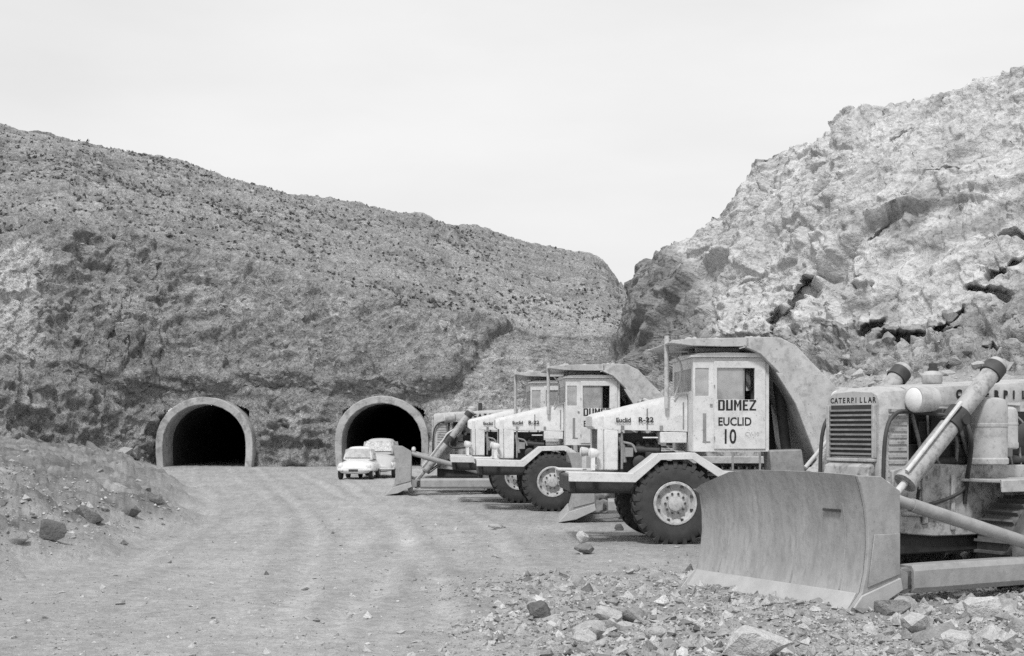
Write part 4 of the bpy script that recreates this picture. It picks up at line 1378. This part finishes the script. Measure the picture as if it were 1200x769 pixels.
    MB().box((-1.6195, -0.42, 1.84), (-1.612, 0.42, 2.52)).build('grille_back', 'dark', guard)
    m.build('grille', 'grey', guard)
    m = MB()
    for yq in (-0.43, 0.43):
        m.box((-1.618, yq - 0.025, 1.82), (-1.56, yq + 0.025, 2.52))
    m.box((-1.618, -0.45, 1.77), (-1.56, 0.45, 1.815))
    m.build('grille_frame', 'dozer', guard, bevel=0.01)
    lettering('lettering', 'CATERPILLAR', 0.07, (-1.64, -0.43, 2.55), (0, 1, 0), (0, 0, 1), guard, bold=0.003, sx=1, pitch=0.08, lift=0.02)
    for sy in (-1, 1):
        m = MB()
        for k in range(16):
            z = 1.15 + k * 0.085
            m.box((-2.06, sy * 0.535 - 0.01, z), (-1.74, sy * 0.535 + 0.01, z + 0.04))
        m.build('side_louvre', 'dirty', guard)
    m = MB().prism([(-1.5, 1.1), (-1.42, 1.2), (-1.5, 1.72), (-1.615, 1.76), (-1.615, 1.1)], -0.42, 0.42)
    m.build('lower_guard', 'dirty', root, bevel=0.02)
    # hood, open engine sides
    def hsec(x_, w_, z0, z1):
        return [(x_, -w_, z0), (x_, -w_, z1 - 0.09), (x_, -w_ + 0.03, z1 - 0.03), (x_, -w_ + 0.1, z1), (x_, 0, z1 + 0.025), (x_, w_ - 0.1, z1), (x_, w_ - 0.03, z1 - 0.03), (x_, w_, z1 - 0.09), (x_, w_, z0)]
    m = MB().loft([hsec(-2.105, 0.5, 2.5, 2.76), hsec(-3.6, 0.52, 2.56, 2.84), hsec(-5.3, 0.54, 2.6, 2.92)])
    hood = m.build('hood', 'dozer', root, angle=35)
    lettering('lettering', 'CATERPILLAR', 0.105, (-2.98, 0.512, 2.625), (-1, 0.012, 0), (0, 0, 1), hood, bold=0.008, sx=1.0, pitch=0.18, lift=0.012)
    m = MB()
    m.lathe([(0.06, 0), (0.12, 0.02), (0.14, 0.05), (0.14, 0.14), (0.1, 0.19), (0.03, 0.2)], c=(-2.95, 0.12, 2.8), axis='z', n=18)
    m.build('air_intake', 'dozer', root)
    m = MB().tube((-3.25, -0.15, 2.8), (-3.25, -0.15, 3.05), 0.075, n=14)
    m.tube((-3.25, -0.15, 2.95), (-3.25, -0.15, 3.12), 0.06, n=14)
    m.build('exhaust_stack', 'dark', root)
    m = MB()
    m.box((-5.0, -0.4, 1.2), (-2.15, 0.4, 2.0)).box((-4.8, -0.28, 2.0), (-2.3, 0.28, 2.45))
    for k in range(6):
        m.box((-2.6 - k * 0.38, 0.28, 2.02), (-2.4 - k * 0.38, 0.42, 2.3))
    m.tube((-2.3, 0.44, 1.75), (-4.8, 0.44, 1.78), 0.07)
    m.lathe([(0.12, 0.4), (0.15, 0.42), (0.15, 0.55), (0.1, 0.58)], c=(-4.2, 0, 2.1), n=18)
    m.lathe([(0.12, 0.4), (0.15, 0.42), (0.15, 0.5), (0.1, 0.52)], c=(-2.75, 0, 2.2), n=18)
    m.build('engine', 'dark', root, bevel=0.012)
    m = MB()
    er = random.Random(3)
    for k in range(9):
        x_ = -2.25 - k * 0.28
        z_ = er.uniform(1.75, 2.1)
        m.poly([(x_, 0.44, 2.4), (x_ - er.uniform(0, 0.15), 0.5, z_ + 0.15), (x_ - er.uniform(0, 0.25), 0.5, z_ - 0.1), (x_ - er.uniform(0.1, 0.3), 0.46, 1.5)], er.uniform(0.015, 0.035))
    for x_, z_, a_s in ((-2.5, 1.9, 0.12), (-2.8, 2.15, 0.09), (-3.9, 1.95, 0.13), (-4.4, 2.2, 0.1)):
        m.box((x_ - a_s, 0.42, z_ - a_s), (x_ + a_s, 0.56, z_ + a_s))
        m.lathe([(a_s * 0.6, 0.5), (a_s * 0.6, 0.62), (a_s * 0.4, 0.64)], c=(x_ + a_s, 0, z_ - a_s * 1.3), n=12)
    m.build('engine_pipework', 'grey', root, bevel=0.006)
    for sy in (1, -1):
        m = MB().lathe([(0.09, -0.33), (0.16, -0.28), (0.175, -0.05), (0.175, 0.03), (0.16, 0.05)], c=(-2.05, sy * 0.72, 2.59), axis='x', n=22)
        m.box((-2.25, sy * 0.62 - 0.1, 2.55), (-2.1, sy * 0.62 + 0.1, 2.6))
        hl = m.build('headlight', 'dozer', root)
        MB().lathe([(0.15, 0.052), (0.12, 0.075), (0.01, 0.09)], c=(-2.05, sy * 0.72, 2.59), axis='x', n=22).build('lens', 'lamp', hl)
    # air cleaner drums
    for xq, rr, z0, z1, yq in ((-3.3, 0.25, 1.74, 2.62, 0.78), (-3.72, 0.15, 1.95, 2.5, 0.72)):
        m = MB().lathe([(rr * 0.9, z0 - 0.02), (rr * 1.06, z0), (rr * 1.06, z0 + 0.06), (rr, z0 + 0.08), (rr, z0 + (z1 - z0) * 0.55), (rr * 1.03, z0 + (z1 - z0) * 0.56), (rr * 1.03, z0 + (z1 - z0) * 0.6), (rr, z0 + (z1 - z0) * 0.61),
                        (rr, z1 - 0.1), (rr * 0.9, z1 - 0.03), (rr * 0.6, z1), (0.01, z1 + 0.01)], c=(xq, yq, 0), axis='z', n=24)
        m.build('air_cleaner', 'dozer', root)
    # frame, side guards, belly
    m = MB()
    m.box((-5.6, -0.5, 0.55), (-1.75, 0.5, 1.2))
    m.build('main_frame', 'dark', root, bevel=0.02)
    for sy in (1, -1):
        m = MB().prism([(-1.75, 0.85), (-1.75, 1.66), (-2.2, 1.76), (-3.0, 1.72), (-4.9, 1.7), (-4.9, 0.75), (-2.5, 0.78)], min(sy * 0.505, sy * 0.6), max(sy * 0.505, sy * 0.6))
        m.box((-2.35, sy * 0.62 - 0.02, 0.95), (-2.25, sy * 0.62 + 0.02, 1.6)).box((-2.85, sy * 0.62 - 0.02, 0.85), (-2.78, sy * 0.62 + 0.02, 1.6))
        m.tube((-1.9, sy * 0.62, 1.1), (-3.0, sy * 0.62, 1.02), 0.03)
        m.build('side_guard', 'dirty', root, bevel=0.015)
        m = MB().box((-6.4, min(sy * 0.62, sy * 1.3), 1.5), (-2.95, max(sy * 0.62, sy * 1.3), 1.54))
        m.box((-6.4, min(sy * 1.3, sy * 1.33), 1.38), (-2.95, max(sy * 1.3, sy * 1.33), 1.54))
        m.build('track_fender', 'dozer', root, bevel=0.01)
    # lift cylinders, hoses
    for sy in (1, -1):
        yq = sy * 0.86
        a = Vector((-cyl[0][0], yq, cyl[0][1]))
        b = Vector((-cyl[1][0], yq, cyl[1][1]))
        d = (b - a).normalized()
        L_ = (b - a).length
        m = MB().tube(a, a + d * (L_ * 0.5), 0.135, n=22)
        m.tube(a - d * 0.06, a + d * 0.02, 0.155, n=22)
        m.tube(a + d * (L_ * 0.56), b - d * 0.1, 0.125, n=22)
        lc = m.build('lift_cylinder', 'ram', root)
        MB().tube(b - d * 0.14, b + d * 0.02, 0.15, n=22).build('cylinder_collar', 'dark', lc)
        m = MB().tube(a + d * (L_ * 0.46), a + d * (L_ * 0.585), 0.165, n=22)
        m.tube(a + d * (L_ * 0.53) + Vector((0, 0.2, 0)), a + d * (L_ * 0.53) - Vector((0, 0.2, 0)), 0.07)
        m.build('gland', 'dark', lc)
        MB().tube(b + d * 0.021, b + d * 0.1, 0.13, n=22).build('cylinder_cap', 'dozer', lc, bevel=0.02)
        m = MB().tube((-rod[0], yq, rod[1]), a - d * 0.02, 0.05, n=16)
        m.lathe([(0.09, -0.06), (0.09, 0.06)], c=(-rod[0], yq, rod[1]), n=16)
        m.build('piston_rod', 'pipe', lc)
        nn = Vector((-d.z, 0, d.x)) if d.x > 0 else Vector((d.z, 0, -d.x))
        off = Vector((0.15, sy * 0.1, 0.08))
        m = MB().tube(a + off + d * 0.05, a + off + d * (L_ * 0.5), 0.028, n=10)
        m.poly([a + off + d * (L_ * 0.5), a + off * 1.0 + d * (L_ * 0.62), Vector((-2.6, sy * 0.7, 2.3)), Vector((-2.5, sy * 0.55, 2.0))], 0.03)
        m.build('hydraulic_pipe', 'pipe', lc)
        m = MB()
        mid = a + d * (L_ * 0.55)
        m.poly([mid + Vector((0, sy * 0.12, 0)), mid + Vector((-0.05, sy * 0.2, -0.3)), Vector((-3.0, sy * 0.7, 1.55)), Vector((-3.05, sy * 0.6, 1.2))], 0.03)
        m.poly([mid + Vector((0.1, sy * 0.1, 0.0)), Vector((-2.15, sy * 0.62, 2.42)), Vector((-1.8, sy * 0.6, 2.4)), Vector((-1.62, sy * 0.6, 2.1)), Vector((-1.58, sy * 0.6, 1.3))], 0.028)
        m.poly([a + Vector((-0.1, sy * 0.1, -0.1)), Vector((-2.2, sy * 0.66, 1.2)), Vector((-2.9, sy * 0.66, 1.35)), Vector((-3.1, sy * 0.62, 1.6))], 0.024)
        m.build('hose', 'dark', root)
        m = MB().prism([(mid.x + 0.16, mid.z - 0.2), (mid.x - 0.2, mid.z - 0.25), (mid.x - 0.25, mid.z + 0.1), (mid.x + 0.1, mid.z + 0.12)], min(sy * 0.53, sy * 0.72), max(sy * 0.53, sy * 0.72))
        m.build('cylinder_bracket', 'dark', root, bevel=0.02)
    # tracks
    for sy in (1, -1):
        yc = sy * 0.98
        r1, xa, xb, zc = 0.6, -3.78, -6.5, 0.64
        path = []
        for k in range(15):
            a = math.pi / 2 - math.pi * k / 14
            path.append((xa + r1 * math.cos(a), zc + r1 * math.sin(a), a))
        bn = 14
        for k in range(1, bn):
            path.append((xa + (xb - xa) * k / bn, zc - r1, -math.pi / 2))
        for k in range(15):
            a = -math.pi / 2 - math.pi * k / 14
            path.append((xb + r1 * math.cos(a), zc + r1 * math.sin(a), a))
        for k in range(1, bn):
            path.append((xb + (xa - xb) * k / bn, zc + r1, math.pi / 2))
        m = MB()
        for x_, z_, a in path:
            rot = Matrix.Rotation(-(a - math.pi / 2), 3, 'Y')
            c = Vector((x_, yc, z_))
            m.box(c + Vector((-0.095, -0.28, -0.03)), c + Vector((0.095, 0.28, 0.0)), rot, c)
            m.box(c + Vector((0.05, -0.28, 0.0)), c + Vector((0.085, 0.28, 0.06)), rot, c)
        tr = m.build('track', 'track', root)
        m = MB()
        for xq in (xa, xb):
            m.lathe([(0.14, -0.16), (0.3, -0.12), (0.42, -0.14), (0.54, -0.12), (0.54, 0.12), (0.42, 0.14), (0.3, 0.12), (0.14, 0.18), (0.02, 0.18)], c=(xq, yc, zc), n=28)
        for k in range(6):
            m.lathe([(0.14, -0.14), (0.14, 0.14)], c=(xa + 0.0 + (xb - xa) * (k + 0.5) / 6, yc, zc - 0.44), n=16)
        m.build('idler', 'grey', tr)
        m = MB().box((xb + 0.2, yc - 0.13, 0.42), (xa - 0.2, yc + 0.13, 0.78))
        m.build('track_frame', 'dirty', tr, bevel=0.02)
    # operator's place
    m = MB().box((-6.3, -0.55, 1.2), (-5.35, 0.55, 1.7)).box((-6.25, -0.3, 1.7), (-5.75, 0.3, 1.95)).box((-6.4, -0.3, 1.95), (-6.2, 0.3, 2.4))
    m.build('seat', 'dark', root, bevel=0.04)
    m = MB().box((-7.2, -0.55, 0.9), (-6.4, 0.55, 1.9))
    m.build('rear_tank', 'dozer', root, bevel=0.05)
    return root

BG_ = 'bulldozers parked among the trucks'
dz = make_dozer(((1.75, 1.55), (3.35, 3.02)), (0.78, 0.72))
put(dz, (3.12, 17.4, 0), 180 + 28.95, 'big bulldozer with wide dusty blade on the rubble, nearest machine of all', 'bulldozer', BG_)
dz2 = make_dozer(((1.3, 1.2), (2.12, 2.82)), (0.78, 0.6))
put(dz2, (1.18, 34.1, 0), 178, 'bulldozer almost hidden behind truck number 10, only its blade edge showing', 'bulldozer', BG_)
dz3 = make_dozer(((1.35, 0.8), (2.85, 2.75)), (0.82, 0.16))
put(dz3, (-4.34, 47.3, 0), 184, 'bulldozer with raised slanting lift cylinder beside the two pale cars', 'bulldozer', BG_)

# ------------------------------------------------------------------ cars
def make_car(name, L, Wd, H, paint, van=False):
    """rounded saloon facing +x; sections: x, half width at sill, at belt, z sill, z belt, z roof, half width at roof"""
    root = empty(name)
    hw = Wd / 2
    zs, zb = 0.24, H * (0.60 if van else 0.58)
    st = [(L * 0.50, 0.60, 0.34, 0.50), (L * 0.485, 0.80, 0.26, 0.56), (L * 0.44, 0.84, zs, zb * 0.78), (L * 0.34, 0.9, zs, zb * 0.92), (L * 0.16, 1.0, zs, zb * 1.0), (0, 1.0, zs, zb), (-L * 0.25, 1.0, zs, zb), (-L * 0.38, 0.96, zs, zb * 0.95), (-L * 0.46, 0.84, 0.28, zb * 0.78), (-L * 0.5, 0.62, 0.36, zb * 0.5)]
    secs = []
    for x, k, z0, z1 in st:
        w = hw * k
        secs.append([(x, -w * 0.86, z0), (x, -w, z0 + (z1 - z0) * 0.3), (x, -w * 0.98, z0 + (z1 - z0) * 0.7), (x, -w * 0.84, z1 - 0.03), (x, -w * 0.45, z1 + 0.03), (x, 0, z1 + 0.07), (x, w * 0.45, z1 + 0.03), (x, w * 0.84, z1 - 0.03), (x, w * 0.98, z0 + (z1 - z0) * 0.7), (x, w, z0 + (z1 - z0) * 0.3), (x, w * 0.86, z0)])
    b = MB().loft(secs).build('body', paint, root, angle=60, sub=1)
    x0, x1 = (L * 0.2, L * 0.06) if not van else (L * 0.26, L * 0.15)
    x2, x3 = (-L * 0.14, -L * 0.45) if not van else (-L * 0.36, -L * 0.46)
    gh = [(x0, 0.80, zb - 0.06, zb + 0.02), (x0 - (x0 - x1) * 0.55, 0.80, zb - 0.06, zb + (H - zb) * 0.62), (x1, 0.76, zb - 0.06, H - 0.07), ((x1 + x2) / 2, 0.78, zb - 0.06, H), (x2, 0.76, zb - 0.06, H - 0.04), (x2 + (x3 - x2) * 0.5, 0.72, zb - 0.06, zb + (H - zb) * 0.6), (x3, 0.6, zb - 0.06, zb + 0.0)]
    secs = []
    for x, k, z0, z1 in gh:
        w = hw * k
        t = max(z1 - zb, 0.02) / (H - zb)
        wt = w * (1 - 0.2 * t)
        secs.append([(x, -w * 1.08, z0), (x, -w * 1.05, z0 + (z1 - z0) * 0.4), (x, -wt, z1 - 0.05 * t), (x, -wt * 0.8, z1), (x, 0, z1 + 0.03 * t), (x, wt * 0.8, z1), (x, wt, z1 - 0.05 * t), (x, w * 1.05, z0 + (z1 - z0) * 0.4), (x, w * 1.08, z0)])
    MB().loft(secs).build('roof', paint, b, angle=60, sub=1)
    # windscreen standing proud of the front slope
    zl, zh = zb + (H - zb) * 0.18, zb + (H - zb) * 0.82
    fx_ = lambda z: np.interp(z, [zb + 0.02, zb + (H - zb) * 0.62, H - 0.03], [x0, x0 - (x0 - x1) * 0.55, x1])
    wl, wh_ = hw * 0.70, hw * 0.60
    pts = [(fx_(zl), -wl, zl), (fx_(zl) + 0.03, 0, zl), (fx_(zl), wl, zl), (fx_(zh), wh_, zh), (fx_(zh) + 0.03, 0, zh), (fx_(zh), -wh_, zh)]
    MB().loft([[(p[0] - 0.06, p[1], p[2]) for p in pts], [(p[0] + 0.045, p[1], p[2] + 0.012) for p in pts]]).build('windscreen', 'car_glass', b)
    for sy in (1, -1):
        m = MB()
        for xa_, xb_ in ((x1 + (x0 - x1) * 0.15, (x1 + x2) / 2 + 0.04), ((x1 + x2) / 2 - 0.04, x2 - 0.05)):
            za, zc = zb + 0.06, zb + (H - zb) * 0.78
            ya, yb_ = sy * hw * 0.80, sy * hw * 0.71
            m.loft([[(xa_, ya - sy * 0.05, za), (xb_, ya - sy * 0.05, za), (xb_, yb_ - sy * 0.05, zc), (xa_ - 0.06, yb_ - sy * 0.05, zc)],
                    [(xa_, ya + sy * 0.045, za), (xb_, ya + sy * 0.045, za), (xb_, yb_ + sy * 0.02, zc), (xa_ - 0.06, yb_ + sy * 0.02, zc)]])
        m.build('side_window', 'car_glass', b)
        for xw in (L * 0.31, -L * 0.3):
            w_ = MB()
            w_.loft([[(xw + 0.5 * math.cos(t_) * math.sin(q_), sy * hw * 0.8 + 0.21 * math.cos(q_) , 0.42 + 0.33 * math.sin(t_) * math.sin(q_) - (0.0 if math.sin(t_) > 0 else 0.28 * math.sin(t_) * math.sin(q_))) for t_ in np.linspace(0, 2 * math.pi, 20, endpoint=False)] for q_ in np.linspace(0.12, math.pi - 0.12, 9)])
            w_.build('wing', paint, b, angle=60)
        MB().lathe([(0.06, -0.16), (0.105, -0.1), (0.115, 0.0), (0.1, 0.03), (0.06, 0.05), (0.005, 0.055)], c=(L * 0.31 + 0.44, sy * hw * 0.76, 0.6), axis='x', n=16).build('headlight', 'lamp', b)
        for xq in (L * 0.31, -L * 0.3):
            m = MB().lathe([(0.17, -0.08), (0.25, -0.085), (0.285, -0.06), (0.29, 0.0), (0.285, 0.06), (0.25, 0.085), (0.17, 0.08)], c=(xq, sy * hw * 0.84, 0.29), n=24, cap=True)
            t = m.build('wheel', 'rubber', root)
            yo = hw * 0.84 + 0.082
            MB().lathe([(0.16, 0), (0.12, 0.02), (0.005, 0.03)] if sy > 0 else [(0.16, 0), (0.12, -0.02), (0.005, -0.03)], c=(xq, sy * yo, 0.29), n=20, cap=False).build('hubcap', 'pipe', t)
    MB().poly([(L * 0.45, -hw * 0.9, 0.42), (L * 0.52, -hw * 0.6, 0.42), (L * 0.535, 0, 0.42), (L * 0.52, hw * 0.6, 0.42), (L * 0.45, hw * 0.9, 0.42)], 0.04).build('bumper', 'pipe', root)
    MB().box((L * 0.535, -0.2, 0.36), (L * 0.55, 0.2, 0.47)).build('number_plate', 'dark', root, bevel=0.004)
    return root

CG = 'cars parked in front of the tunnel'
c1 = make_car('parked_car', 3.1, 1.6, 1.44, 'car')
put(c1, (-6.75, 60.5, 0), 270 - 3, 'small white rounded car, lower one of two before the tunnel', 'car', CG)
c2 = make_car('parked_car', 4.0, 1.8, 1.78, 'car_grey', van=True)
put(c2, (-6.1, 63.2, 0), 270 - 1, 'taller pale grey rounded car behind the small white car', 'car', CG)
